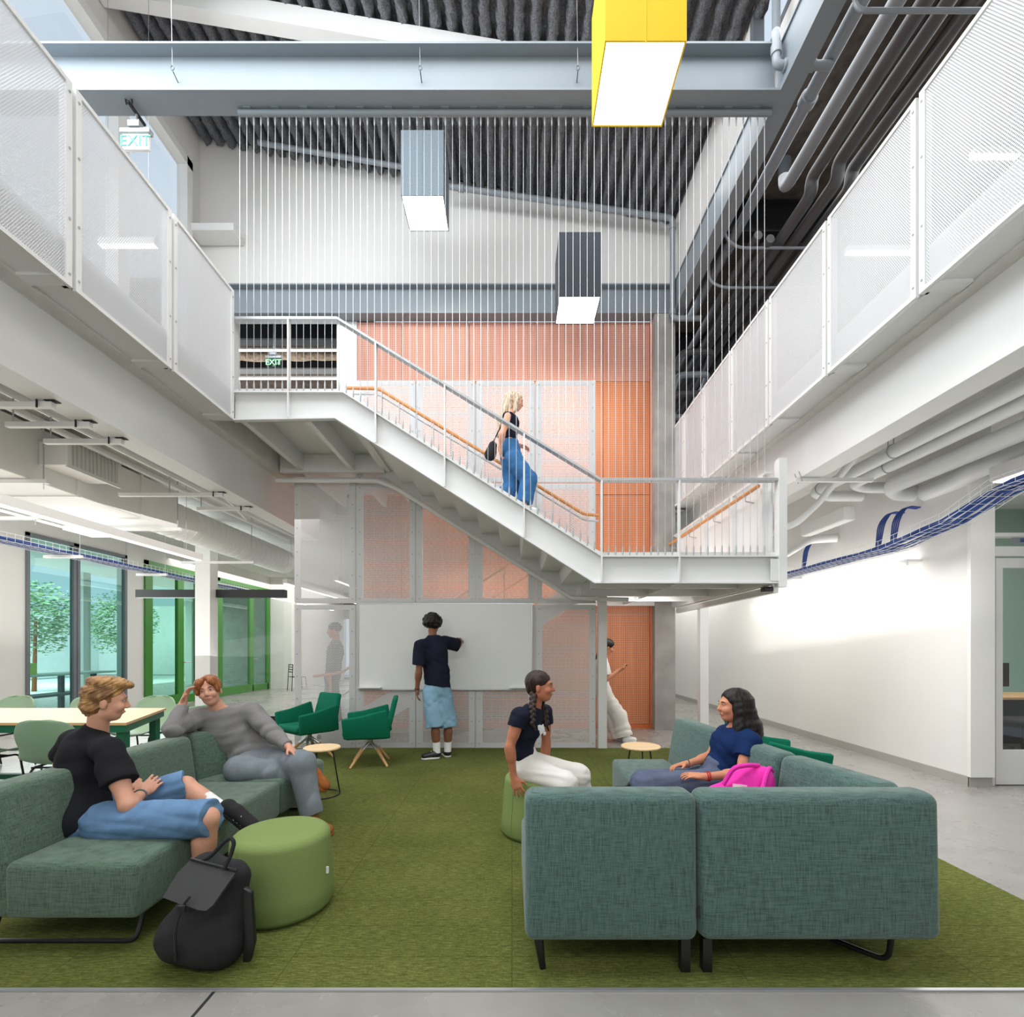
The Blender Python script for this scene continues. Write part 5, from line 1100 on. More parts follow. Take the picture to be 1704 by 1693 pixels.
def hand(S_, wrist, d, pn, thumb, curl=.4, sc=1., spread=.12):
    """d: direction of the fingers, pn: palm normal (fingers curl towards it), thumb: the side the thumb leaves on"""
    wrist = V(wrist); d = V(d).normalized(); pn = V(pn); pn = (pn-d*pn.dot(d)).normalized(); t = V(thumb); t = (t-d*t.dot(d)-pn*t.dot(pn)).normalized()
    pc = wrist+d*.05*sc
    S_.ell(pc, (.048*sc, .040*sc, .017*sc), [d, t, pn], .012); S_.cone(wrist-d*.01, wrist+d*.03*sc, .024*sc, .022*sc, .015)
    for i, (off, L) in enumerate(((.030, .072), (.010, .080), (-.010, .075), (-.029, .058))):
        k = wrist+d*.085*sc+t*off*sc; dd = (d+t*(off*spread/.03)).normalized(); p = k; a = curl*.5; r = (.0088-.0004*i)*sc
        S_.cone(wrist+d*.05*sc+t*off*sc, k, r*1.1, r*1.1, .008)
        for seg, fr in ((.45, 1), (.32, .9), (.23, .8)):
            v = (dd*math.cos(a)+pn*math.sin(a)).normalized(); q = p+v*L*seg*sc; S_.cone(p, q, r*fr, r*fr*.93, .003); p = q; a += curl
    b = wrist+d*.03*sc+t*.024*sc; v1 = (t*.75+d*.65+pn*.25).normalized(); m = b+v1*.042*sc; v2 = (t*.35+d*.85+pn*.4).normalized()
    S_.cone(wrist+d*.015*sc+t*.01*sc, b, .016*sc, .014*sc, .012); S_.cone(b, m, .0125*sc, .0105*sc, .006); S_.cone(m, m+v2*.030*sc, .0100*sc, .0085*sc, .004)
def lerp(a, b, t): return V(a)*(1-t)+V(b)*t
def torso(S_, q, inf=0., k=.035, fem=False, lo=True):
    g = .92 if fem else 1.
    fp, fc = q['fp'], q['fc']
    if lo: S_.cone(q['pelvis'], q['waist'], .150*g*(1.06 if fem else 1)+inf, .135*g*(.92 if fem else 1)+inf, k, fp, .70)
    S_.cone(q['waist'], q['chest'], .138*g*(.92 if fem else 1)+inf, .160*g+inf, k, fc, .66)
    S_.cone(lerp(q['shR'], q['shL'], .10), lerp(q['shR'], q['shL'], .90), .056*g+inf, .056*g+inf, k+.02)
    S_.cone(q['chest'], lerp(q['neck'], q['chest'], .25), .145*g+inf, .075*g+inf, k+.01, fc, .70)
    if fem:
        s, f, u = frame(fc, V(q['neck'])-V(q['waist']))
        for x in (-1, 1): S_.ell(V(q['chest'])+s*x*.065+f*.058-u*.02, (.055+inf, .05+inf, .06+inf), [s, f, u], .04)
def arm(S_, a, g=1., inf=0.):
    sh, el, wr = a['sh'], a['el'], a['wr']; S_.cone(sh, el, .050*g+inf, .040*g+inf, .02).cone(lerp(sh, el, .35), lerp(sh, el, .6), .048*g+inf, .045*g+inf, .02)
    S_.cone(el, wr, .041*g+inf, .026*g+inf, .015).cone(lerp(el, wr, .15), lerp(el, wr, .35), .043*g+inf, .040*g+inf, .02)
def leg(S_, l, g=1., inf=0.):
    hp, kn, an = l['hip'], l['knee'], l['ank']; S_.cone(hp, kn, .085*g+inf, .056*g+inf, .03).cone(kn, an, .054*g+inf, .036*g+inf, .02)
    back = l.get('calf'); c = lerp(kn, an, .3); c2 = lerp(kn, an, .55)
    if back is not None: c = c+V(back)*.018; c2 = c2+V(back)*.010
    S_.cone(c, c2, .056*g+inf, .048*g+inf, .025)
def shoe(parent, name, an, toe, m, sole, r=1., up=(0, 0, 1), h=.0055, laces=None, stripes=None, high=.0):
    """ankle joint and toe point; a shoe with its sole"""
    an, toe = V(an), V(toe); up = V(up).normalized(); d = (toe-an); d = (d-up*d.dot(up)); L = d.length; d.normalize(); s = d.cross(up)
    base = toe-up*0.0; heel = base-d*(L+.045)
    S_ = Solid(h); fl = .62
    S_.cone(heel+d*.045+up*.038*r, base-d*.04+up*.034*r, .040*r, .042*r, .03, up, .75).cone(heel+d*.05+up*.04, an-up*.015+up*high, .040*r, .040*r, .03).cone(lerp(heel, base, .4)+up*.05*r, lerp(heel, base, .8)+up*.03*r, .038*r, .034*r, .03)
    b0 = base+up*.006
    o = part(parent, name, S_.mesh(name, None, cuts=[(b0, -up)]), m)
    S2 = Solid(h); S2.cone(heel+d*.05+up*.008, base-d*.046+up*.008, .043*r, .047*r, .02)
    sm = S2.mesh('sole', None, cuts=[(base-up*.004, -up), (base+up*.020, up)]); off = V(parent.location); sm.transform(Matrix.Translation(-off)); link('sole', sm, sole, o)
    if laces:
        q = MB()
        for i in range(4): c = lerp(heel, base, .50+.09*i)+up*(.088-.014*i)*r; q.tube([c-s*.022+up*-.004, c+up*.002, c+s*.022-up*.004], .0035, 5)
        me = mesh_from(q.v, q.f); me.transform(Matrix.Translation(-off)); link('laces', me, laces, o)
    if stripes:
        q = MB()
        for i in range(3):
            for sd in (-1, 1): c = lerp(heel, base, .45+.10*i)+s*sd*.043*r; q.tube([c+up*.022-s*sd*.002+d*.02, c+up*.045-s*sd*.003, c+up*.066-s*sd*.014-d*.012], .0045, 5)
        me = mesh_from(q.v, q.f); me.transform(Matrix.Translation(-off)); link('stripes', me, stripes, o)
    return o
def sleeve(S_, a, t, r0, r1, k=.03):
    """sleeve to fraction t of the upper arm (t <= 1) or on to fraction t - 1 of the forearm"""
    sh, el, wr = a['sh'], a['el'], a['wr']
    if t <= 1: S_.cone(sh, lerp(sh, el, t), r0, r1, k, cut=True)
    else: S_.cone(sh, el, r0, (r0+r1)/2, k).cone(el, lerp(el, wr, t-1), (r0+r1)/2, r1, k, cut=True)
def person(label, loc): return thing('person', label, 'person', loc)
def noise_hair(p, W, amp=.004, f=90, ax=None): 
    return folds(amp, f, 3, ax if ax is not None else (0, 0, 0))
# ---------------------------------------------------------------- young man in black T-shirt and denim shorts
def man_black():
    o = person('young man with blond hair in black T-shirt and denim shorts, sitting with back to camera', (-2.15, 2.85, .42))
    q = dict(pelvis=P(152, 1368, 2.76), waist=P(136, 1335, 2.80), chest=P(138, 1268, 2.86), neck=P(162, 1213, 2.87), fp=(.9, .15, .25), fc=(.80, .45, .1))
    q['shR'] = P(188, 1250, 2.72); q['shL'] = P(122, 1235, 3.00)
    aR = dict(sh=q['shR']+V((-.02, 0, -.01)), el=P(212, 1340, 2.62), wr=P(236, 1322, 2.80)); aL = dict(sh=q['shL'], el=P(97, 1262, 3.05), wr=P(112, 1282, 3.22))
    aL['el'] = P(103, 1272, 3.06); aL['wr'] = P(150, 1292, 3.1)
    lR = dict(hip=P(176, 1370, 2.68), knee=P(345, 1362, 2.62), ank=P(338, 1490, 2.70), calf=(-.8, 0, 0)); lL = dict(hip=P(182, 1352, 2.88), knee=P(308, 1308, 3.05), ank=P(376, 1352, 2.98), calf=(-.5, 0, -.8))
    S_ = Solid(.0065); torso(S_, q, -.012)
    W, R = head_prims(S_, P(176, 1167, 2.86), (.80, .58, -.08), (.05, 0, 1), q['neck']+V((0, 0, -.02)), 1.0)
    arm(S_, aR); arm(S_, aL); leg(S_, lR, 1.02); leg(S_, lL, 1.0)
    hand(S_, aR['wr'], (.1, .9, .5), (-.4, -.2, -.6), (-.3, .3, .9), .35); hand(S_, aL['wr'], (.9, -.1, -.2), (0, -.3, -.9), (.2, -.9, .2), .4)
    # the other hand resting on the forearm
    S_.cone(P(205, 1283, 2.93), P(226, 1303, 2.84), .026, .024, .012); hand(S_, P(221, 1299, 2.85), (.6, -.5, -.35), (-.3, -.3, -.8), (.2, -.8, .6), .45, .9)
    part(o, 'body', S_.mesh('body'), 'skin_fair')
    T_ = Solid(.0065); torso(T_, q, .020)
    T_.cone(q['pelvis']+V((-.02, 0, .02)), q['waist'], .165, .155, .04, q['fp'], .78)
    T_.plane(q['neck']+V((0, 0, .040)), (.15, .1, 1)).plane(q['pelvis']+V((.0, 0, -.025)), (.45, 0, -1)); sleeve(T_, dict(sh=q['shR']+V((-.02, 0, -.01)), el=aR['el'], wr=aR['wr']), .60, .076, .088); sleeve(T_, aL, .62, .072, .080)
    part(o, 't_shirt', T_.mesh('t_shirt', folds(.0065, 15, 2, (.3, .3, .5))), 'black_cloth')
    D_ = Solid(.0065); D_.cone(q['pelvis'], q['waist']-V((0, 0, .03)), .158, .150, .03, q['fp'], .80)
    D_.cone(lR['hip'], lerp(lR['hip'], lR['knee'], 1.04), .112, .098, .03, cut=True).cone(lL['hip'], lerp(lL['hip'], lL['knee'], 1.02), .110, .096, .03, cut=True)
    part(o, 'denim_shorts', D_.mesh('denim_shorts', folds(.005, 22, 5)), 'denim')
    # hair: short at the neck, fuller and lighter on top
    H = Solid(.005)
    def E(x, y, z, a, b, d, k=.02, op='+'): H.ell(W(x, y, z), (a, b, d), R, k, op)
    E(0, -.020, .045, .084, .100, .088); E(0, -.055, -.02, .070, .062, .070); E(0, .045, .105, .070, .060, .034); E(.01, .095, .100, .045, .030, .022); E(0, -.02, .115, .070, .075, .030)
    E(0, .10, -.02, .12, .088, .082, .01, '-'); E(.082, -.002, -.018, .022, .024, .036, .01, '-'); E(-.082, -.002, -.018, .022, .024, .036, .01, '-')
    part(o, 'hair', H.mesh('hair', folds(.006, 150, 8)), 'hair_blond')
    face_parts(o, W, R, 1, 'hair_blond')
    so = Solid(.006); a = lL; so.cone(lerp(a['knee'], a['ank'], .52), a['ank'], .049, .042, .02); part(o, 'sock', so.mesh('sock'), 'white_cloth')
    so = Solid(.006); a = lR; so.cone(lerp(a['knee'], a['ank'], .62), a['ank'], .048, .043, .02); part(o, 'sock', so.mesh('sock'), 'white_cloth')
    shoe(o, 'shoe', lR['ank'], lR['ank']+V((.17, -.02, -.095)), 'black', 'white_cloth', 1, stripes='white_cloth')
    shoe(o, 'shoe', lL['ank']+V((.0, 0, .01)), P(424, 1388, 2.93), 'bagcloth', 'bagcloth', 1, up=(.45, -.15, .85), stripes='white_cloth')
    w_ = aR['wr']+(aR['el']-aR['wr'])*.12; m = MB(); d = (aR['el']-aR['wr']).normalized(); s1 = d.cross(V((0, 0, 1))).normalized(); s2 = d.cross(s1)
    m.tube([w_+(s1*math.cos(t*.524)+s2*math.sin(t*.524))*.032 for t in range(13)], .006, 6, caps=False); part(o, 'wristband', m, 'steel_dark')
    m = MB(); 
    part(o, 'belt_loops', MB().rbox(*(lambda p: (p.x-.012, p.x+.012, p.y-.01, p.y+.005, p.z-.02, p.z+.02))(P(181, 1362, 2.60)), .003, 2), 'denim_light')
man_black()
# ---------------------------------------------------------------- young man in grey
def man_grey():
    o = person('young man with parted ginger hair in grey sweater, leaning his head on his hand', (-2.1, 4.0, .42))
    q = dict(pelvis=P(432, 1262, 4.10), waist=P(415, 1248, 4.08), chest=P(376, 1212, 4.02), neck=P(370, 1184, 3.98), fp=(.35, -.8, .35), fc=(.25, -.95, .1))
    q['shR'] = P(326, 1196, 3.92); q['shL'] = P(417, 1184, 4.08)
    aR = dict(sh=q['shR'], el=P(288, 1214, 3.66), wr=P(304, 1172, 3.78)); aL = dict(sh=q['shL'], el=P(455, 1222, 3.96), wr=P(480, 1243, 3.84))
    lR = dict(hip=P(428, 1268, 4.02), knee=P(398, 1281, 3.78), ank=P(500, 1290, 3.90), calf=(0, -.5, -.5)); lL = dict(hip=P(446, 1266, 4.06), knee=P(502, 1272, 3.82), ank=P(520, 1362, 3.80), calf=(0, .6, 0))
    S_ = Solid(.0065); torso(S_, q, -.012)
    W, R = head_prims(S_, P(349, 1151, 3.92), (.30, -.95, .10), (-.22, 0, 1), q['neck']+V((0, 0, -.02)), 1.0)
    arm(S_, aR); arm(S_, aL); leg(S_, lR); leg(S_, lL)
    hand(S_, aR['wr'], (.25, .15, .95), (.9, .2, -.1), (.2, -.95, .1), .45, 1.0); hand(S_, aL['wr'], (.75, -.35, -.45), (-.1, -.2, -.95), (-.5, -.85, .1), .25)
    part(o, 'body', S_.mesh('body'), 'skin_fair')
    T_ = Solid(.0065); torso(T_, q, .022)
    T_.cone(q['waist'], q['pelvis'], .165, .168, .04, q['fp'], .80)
    T_.plane(q['neck']+V((0, 0, .035)), (0, -.25, 1)).plane(q['pelvis']+V((0, 0, -.04)), (.1, 0, -1)); sleeve(T_, aR, 1.93, .084, .044); sleeve(T_, aL, 1.93, .086, .044)
    part(o, 'sweater', T_.mesh('sweater', folds(.009, 15, 6, (-.5, 0, .8))), 'grey_knit')
    S2 = Solid(.006)
    D_ = Solid(.0065); D_.cone(q['pelvis'], q['waist'], .156, .140, .03, q['fp'], .80)
    for l, r in ((lR, .100), (lL, .104)): D_.cone(l['hip'], l['knee'], r+.012, r-.002, .03).cone(l['knee'], lerp(l['knee'], l['ank'], .93), r-.002, .082, .03, cut=True)
    part(o, 'jeans', D_.mesh('jeans', folds(.008, 16, 7, (.3, 0, -.5)), cuts=[((0, 0, .018), (0, 0, -1))]), 'denim_grey')
    H = Solid(.005)
    def E(x, y, z, a, b, d, k=.015, op='+'): H.ell(W(x, y, z), (a, b, d), R, k, op)
    E(0, -.015, .050, .086, .104, .086); E(.042, .072, .066, .040, .035, .042, .015); E(-.042, .072, .066, .040, .035, .042, .015); E(.070, .050, .025, .020, .030, .050); E(-.070, .050, .025, .020, .030, .050)
    E(0, .105, .0, .056, .060, .070, .012, '-'); E(0, .105, .072, .012, .05, .05, .02, '-'); E(0, .06, -.075, .12, .10, .07, .01, '-')
    part(o, 'hair', H.mesh('hair', folds(.0035, 100, 4)), 'hair_ginger')
    face_parts(o, W, R, 1, 'hair_brown', .5)
    shoe(o, 'shoe', lR['ank']+V((.02, 0, 0)), P(541, 1318, 3.88), 'suede', 'suede', 1.12, up=(.55, 0, .65), high=.03)
    shoe(o, 'shoe', lL['ank'], V((P(556, 1384, 3.76).x, 3.68, .012)), 'suede', 'suede', 1.12, high=.02)
man_grey()
# ---------------------------------------------------------------- man drawing on the whiteboard
def man_board():
    o = person('man with curly black hair in dark T-shirt and denim shorts, drawing on the whiteboard', (-.92, 6.28, 0))
    q = dict(pelvis=P(728, 1146, 6.34), waist=P(727, 1122, 6.34), chest=P(722, 1086, 6.34), neck=P(721, 1062, 6.36), fp=(.25, .96, 0), fc=(.35, .93, 0))
    q['shR'] = P(742, 1069, 6.42); q['shL'] = P(699, 1076, 6.26)
    aR = dict(sh=q['shR'], el=P(762, 1074, 6.52), wr=P(766, 1069, 6.74)); aL = dict(sh=q['shL'], el=P(697, 1118, 6.24), wr=P(694, 1147, 6.28))
    lR = dict(hip=P(738, 1152, 6.36), knee=P(746, 1205, 6.36), ank=P(745, 1250, 6.36), calf=(0, -1, 0)); lL = dict(hip=P(717, 1152, 6.32), knee=P(724, 1205, 6.28), ank=P(727, 1251, 6.27), calf=(0, -1, 0))
    S_ = Solid(.007); torso(S_, q, -.012); W, R = head_prims(S_, P(720, 1041, 6.38), (.15, .97, .05), (0, 0, 1), q['neck']-V((0, 0, .02)), 1)
    arm(S_, aR); arm(S_, aL); leg(S_, lR); leg(S_, lL); hand(S_, aR['wr'], (.1, .8, .3), (-.6, .2, -.5), (-.3, .2, .9), .6); hand(S_, aL['wr'], (0, .1, -1), (.9, .2, 0), (.2, .9, 0), .4)
    part(o, 'body', S_.mesh('body'), 'skin_brown')
    T_ = Solid(.007); torso(T_, q, .028); T_.plane(q['neck']+V((0, 0, .035)), (0, 0, 1)).plane(q['pelvis']+V((0, 0, .035)), (-.14, 0, -1)); sleeve(T_, aR, .98, .082, .088); sleeve(T_, aL, .74, .080, .090)
    part(o, 't_shirt', T_.mesh('t_shirt', folds(.006, 17, 12)), 'navy_black')
    D_ = Solid(.007); D_.cone(q['pelvis'], q['waist']-V((0, 0, .04)), .158, .150, .03, q['fp'], .72)
    D_.cone(lR['hip'], lerp(lR['hip'], lR['knee'], 1.08), .106, .120, .03, cut=True).cone(lL['hip'], lerp(lL['hip'], lL['knee'], 1.10), .106, .126, .03, cut=True)
    part(o, 'denim_shorts', D_.mesh('denim_shorts', folds(.005, 18, 3), cuts=[(q['waist']+V((0, 0, -.02)), (0, 0, 1))]), 'denim_light')
    H = Solid(.006); H.ell(W(0, -.01, .055), (.118, .120, .105), R, .03); rs = np.random.RandomState(5)
    for i in range(120):
        v = rs.normal(size=3); v /= np.linalg.norm(v)
        if v[1] > .45 and v[2] < .3: continue
        if v[2] < -.62: continue
        H.ell(W(v[0]*.108, -.01+v[1]*.108, .055+v[2]*.096), (.022, .022, .022), R, .008)
    part(o, 'hair', H.mesh('hair', folds(.007, 85, 4)), 'hair_black')
    for l in (lL, lR): s2 = Solid(.006); s2.cone(lerp(l['knee'], l['ank'], .60), l['ank']-V((0, 0, .02)), .048, .045, .02); part(o, 'sock', s2.mesh('sock'), 'white_cloth')
    shoe(o, 'shoe', lL['ank'], V((P(702, 1260, 6.22).x, 6.20, .014)), 'black', 'white_cloth', 1.05, laces='white_cloth', stripes='white_cloth')
    shoe(o, 'shoe', lR['ank'], V((lR['ank'].x-.06, 6.52, .014)), 'black', 'white_cloth', 1.05, laces='white_cloth')
    m = MB(); w_ = aL['wr']; m.tube([w_+V((math.cos(t*.524)*.03, math.sin(t*.524)*.03, 0)) for t in range(13)], .007, 6, caps=False); part(o, 'wristband', m, 'black')
    mk = solo('marker_pen', MB().tube([P(766, 1066, 6.80)+V((0, 0, 0)), P(767, 1063, 6.875)], .007, 8), 'black', 'black marker pen in the hand of the man at the whiteboard', 'pen')
man_board()
# ---------------------------------------------------------------- girl with a braid
def girl_braid():
    o = person('girl with dark braid in navy T-shirt and white trousers, smiling on the far ottoman', (.1, 3.72, .455))
    q = dict(pelvis=P(876, 1278, 3.74), waist=P(868, 1244, 3.72), chest=P(877, 1206, 3.70), neck=P(889, 1180, 3.68), fp=(.95, .1, .1), fc=(.90, -.15, -.2))
    q['shR'] = P(864, 1192, 3.54); q['shL'] = P(906, 1186, 3.84)
    aR = dict(sh=q['shR'], el=P(848, 1244, 3.50), wr=P(855, 1293, 3.50)); aL = dict(sh=q['shL'], el=P(909, 1236, 3.88), wr=P(905, 1288, 3.92))
    lR = dict(hip=P(880, 1282, 3.66), knee=P(940, 1305, 3.55), ank=P(950, 1398, 3.62), calf=(-.8, 0, 0)); lL = dict(hip=P(884, 1274, 3.82), knee=P(962, 1292, 3.80), ank=P(975, 1382, 3.85), calf=(-.8, 0, 0))
    g = .86; S_ = Solid(.006); torso(S_, q, -.014, fem=True); W, R = head_prims(S_, P(899, 1143, 3.66), (.96, -.22, .03), (.05, 0, 1), q['neck']-V((0, 0, .02)), .95, True)
    arm(S_, aR, g); arm(S_, aL, g); leg(S_, lR, .92); leg(S_, lL, .92)
    hand(S_, aR['wr'], (.25, -.25, -.75), (.3, .9, -.3), (.9, .1, .1), .35, .95, .25); hand(S_, aL['wr'], (.2, .2, -.9), (-.3, -.9, 0), (.9, 0, .1), .3, .9)
    part(o, 'body', S_.mesh('body'), 'skin_warm')
    T_ = Solid(.006); torso(T_, q, .006, fem=True); T_.plane(q['neck']+V((0, 0, .018)), (.4, 0, 1)).plane(q['pelvis']+V((0, 0, .075)), (0, 0, -1)); sleeve(T_, aR, .36, .066, .064); sleeve(T_, aL, .36, .064, .062)
    part(o, 't_shirt', T_.mesh('t_shirt', folds(.004, 24, 2)), 'navy_black')
    p = P(903, 1211, 3.58); R3 = frame((.75, -.65, 0)); Tm = Matrix((R3[0], R3[1], R3[2])).transposed().to_4x4(); Tm.translation = V(q['chest'])+V((.105, -.085, -.025))
    pr = MB(); pr.rbox(-.032, .03, -.004, .004, -.03, .03, .004, 2, T=Tm @ Matrix.Rotation(.4, 4, 'Y')); pr.rbox(-.05, -.02, -.004, .004, -.045, -.02, .004, 2, T=Tm); pr.rbox(.01, .045, -.004, .004, .0, .038, .004, 2, T=Tm)
    part(o, 'chest_print', pr, 'white_cloth', 'pale grey print on the chest')
    D_ = Solid(.006); D_.cone(q['pelvis'], q['waist']-V((0, 0, .03)), .158, .120, .03, q['fp'], .84)
    for l, r in ((lR, .098), (lL, .098)): D_.cone(l['hip'], l['knee'], r+.012, r-.010, .03).cone(l['knee'], lerp(l['knee'], l['ank'], .95), r-.010, .095, .03, cut=True)
    part(o, 'trousers', D_.mesh('trousers', folds(.005, 18, 17)), 'cream')
    H = Solid(.0055)
    def E(x, y, z, a, b, d, k=.015, op='+'): H.ell(W(x, y, z), (a, b, d), R, k, op)
    E(0, -.020, .042, .078, .098, .084); E(0, -.06, -.01, .060, .050, .060, .02); E(0, .108, -.035, .09, .078, .088, .01, '-'); E(.080, .0, -.02, .02, .018, .03, .008, '-')
    part(o, 'hair', H.mesh('hair', folds(.0015, 120, 4)), 'hair_brown')
    b0 = W(.055, -.045, -.055)
    for x, (end, nm) in ((1, (P(886, 1204, 3.53), 'braid')), (-1, (P(909, 1206, 3.72), 'braid'))):
        B_ = Solid(.005); st_ = b0 if x > 0 else W(-.06, -.03, -.06); mid = P(885, 1178, 3.55) if x > 0 else P(908, 1182, 3.74)
        for i in range(13):
            t = i/12; c = (st_*(1-t)**2+mid*2*t*(1-t)+end*t*t); s_ = V((.010*(1 if i % 2 else -1), 0, 0)); r = .021-.006*t
            B_.ell(c+s_, (r, r, r*1.15), None, .006)
        B_.cone(end, end+V((.02, 0, -.05)), .012, .006, .01); part(o, nm, B_.mesh(nm), 'hair_brown')
    face_parts(o, W, R, .95, 'hair_brown', smile=True)
    for l in (lR, lL): shoe(o, 'shoe', l['ank'], V((l['ank'].x+.15, l['ank'].y-.01, .012)), 'white_cloth', 'white_cloth', .95)
girl_braid()
# ---------------------------------------------------------------- girl in navy on the teal sofa
def girl_navy():
    o = person('girl with long black hair in navy T-shirt and slate jeans on the teal sofa', (1.4, 3.4, .42))
    q = dict(pelvis=P(1196, 1296, 3.46), waist=P(1200, 1272, 3.44), chest=P(1219, 1237, 3.42), neck=P(1228, 1208, 3.42), fp=(-.85, -.1, .4), fc=(-.85, -.15, .35))
    q['shL'] = P(1250, 1235, 3.27); q['shR'] = P(1206, 1222, 3.60)
    aL = dict(sh=q['shL'], el=P(1232, 1288, 3.22), wr=P(1171, 1293, 3.20)); aR = dict(sh=q['shR'], el=P(1181, 1260, 3.62), wr=P(1143, 1272, 3.50))
    lL = dict(hip=P(1188, 1304, 3.38), knee=P(1072, 1307, 3.30), ank=P(1062, 1420, 3.35), calf=(.8, 0, 0)); lR = dict(hip=P(1186, 1298, 3.56), knee=P(1068, 1300, 3.56), ank=P(1058, 1400, 3.6), calf=(.8, 0, 0))
    g = .86; S_ = Solid(.006); torso(S_, q, -.014, fem=True); W, R = head_prims(S_, P(1220, 1175, 3.42), (-.97, -.05, .05), (.02, 0, 1), q['neck']-V((0, 0, .02)), .97, True)
    arm(S_, aL, g); arm(S_, aR, g); leg(S_, lR, .92); leg(S_, lL, .92)
    hand(S_, aL['wr'], (-.95, .1, .1), (0, .2, -.9), (-.1, .9, .2), .4, .92); hand(S_, aR['wr'], (-.93, -.2, -.05), (0, -.2, -.9), (-.2, -.9, .1), .45, .92)
    part(o, 'body', S_.mesh('body'), 'skin_tan')
    T_ = Solid(.006); torso(T_, q, .006, fem=True); T_.plane(q['neck']+V((0, 0, .014)), (-.4, 0, 1)).plane(q['pelvis']+V((-.02, 0, .035)), (-.35, 0, -1)); sleeve(T_, aL, .48, .068, .068); sleeve(T_, aR, .45, .064, .064)
    part(o, 't_shirt', T_.mesh('t_shirt', folds(.005, 20, 14)), 'navy')
    D_ = Solid(.006); D_.cone(q['pelvis'], q['waist']-V((0, 0, .02)), .150, .125, .03, q['fp'], .84)
    for l, r in ((lR, .088), (lL, .090)): D_.cone(l['hip'], l['knee'], r+.012, r-.014, .03).cone(l['knee'], lerp(l['knee'], l['ank'], .95), r-.014, .085, .03, cut=True)
    part(o, 'jeans', D_.mesh('jeans', folds(.005, 22, 21)), 'denim_dark')
    H = Solid(.0055)
    def E(x, y, z, a, b, d, k=.015, op='+'): H.ell(W(x, y, z), (a, b, d), R, k, op)
    E(0, -.020, .045, .082, .102, .086); H.cone(W(0, -.06, .02), W(-.02, -.11, -.16), .082, .085, .04).cone(W(-.02, -.11, -.16), W(-.03, -.17, -.31), .085, .045, .04).cone(W(-.06, -.01, .0), W(-.075, -.02, -.20), .035, .045, .04).cone(W(.06, -.03, .0), W(.075, -.04, -.18), .035, .04, .04)
    E(0, .108, -.028, .085, .080, .100, .01, '-')
    part(o, 'hair', H.mesh('hair', folds(.003, 60, 4, (0, 0, -.5))), 'hair_black')
    face_parts(o, W, R, .97, 'hair_black')
    for w_, m_, rr in ((lerp(aR['wr'], aR['el'], .05), 'black', .027), (lerp(aL['wr'], aL['el'], .08), 'red', .028), (lerp(aL['wr'], aL['el'], .14), 'red', .030)):
        part(o, 'bracelet', MB().tube([w_+V((0, math.cos(t*.524), math.sin(t*.524)))*rr for t in range(13)], .004, 6, caps=False), m_)
    for l in (lR, lL): shoe(o, 'shoe', l['ank'], V((l['ank'].x-.15, l['ank'].y-.01, .012)), 'white_cloth', 'white_cloth', .95)
girl_navy()
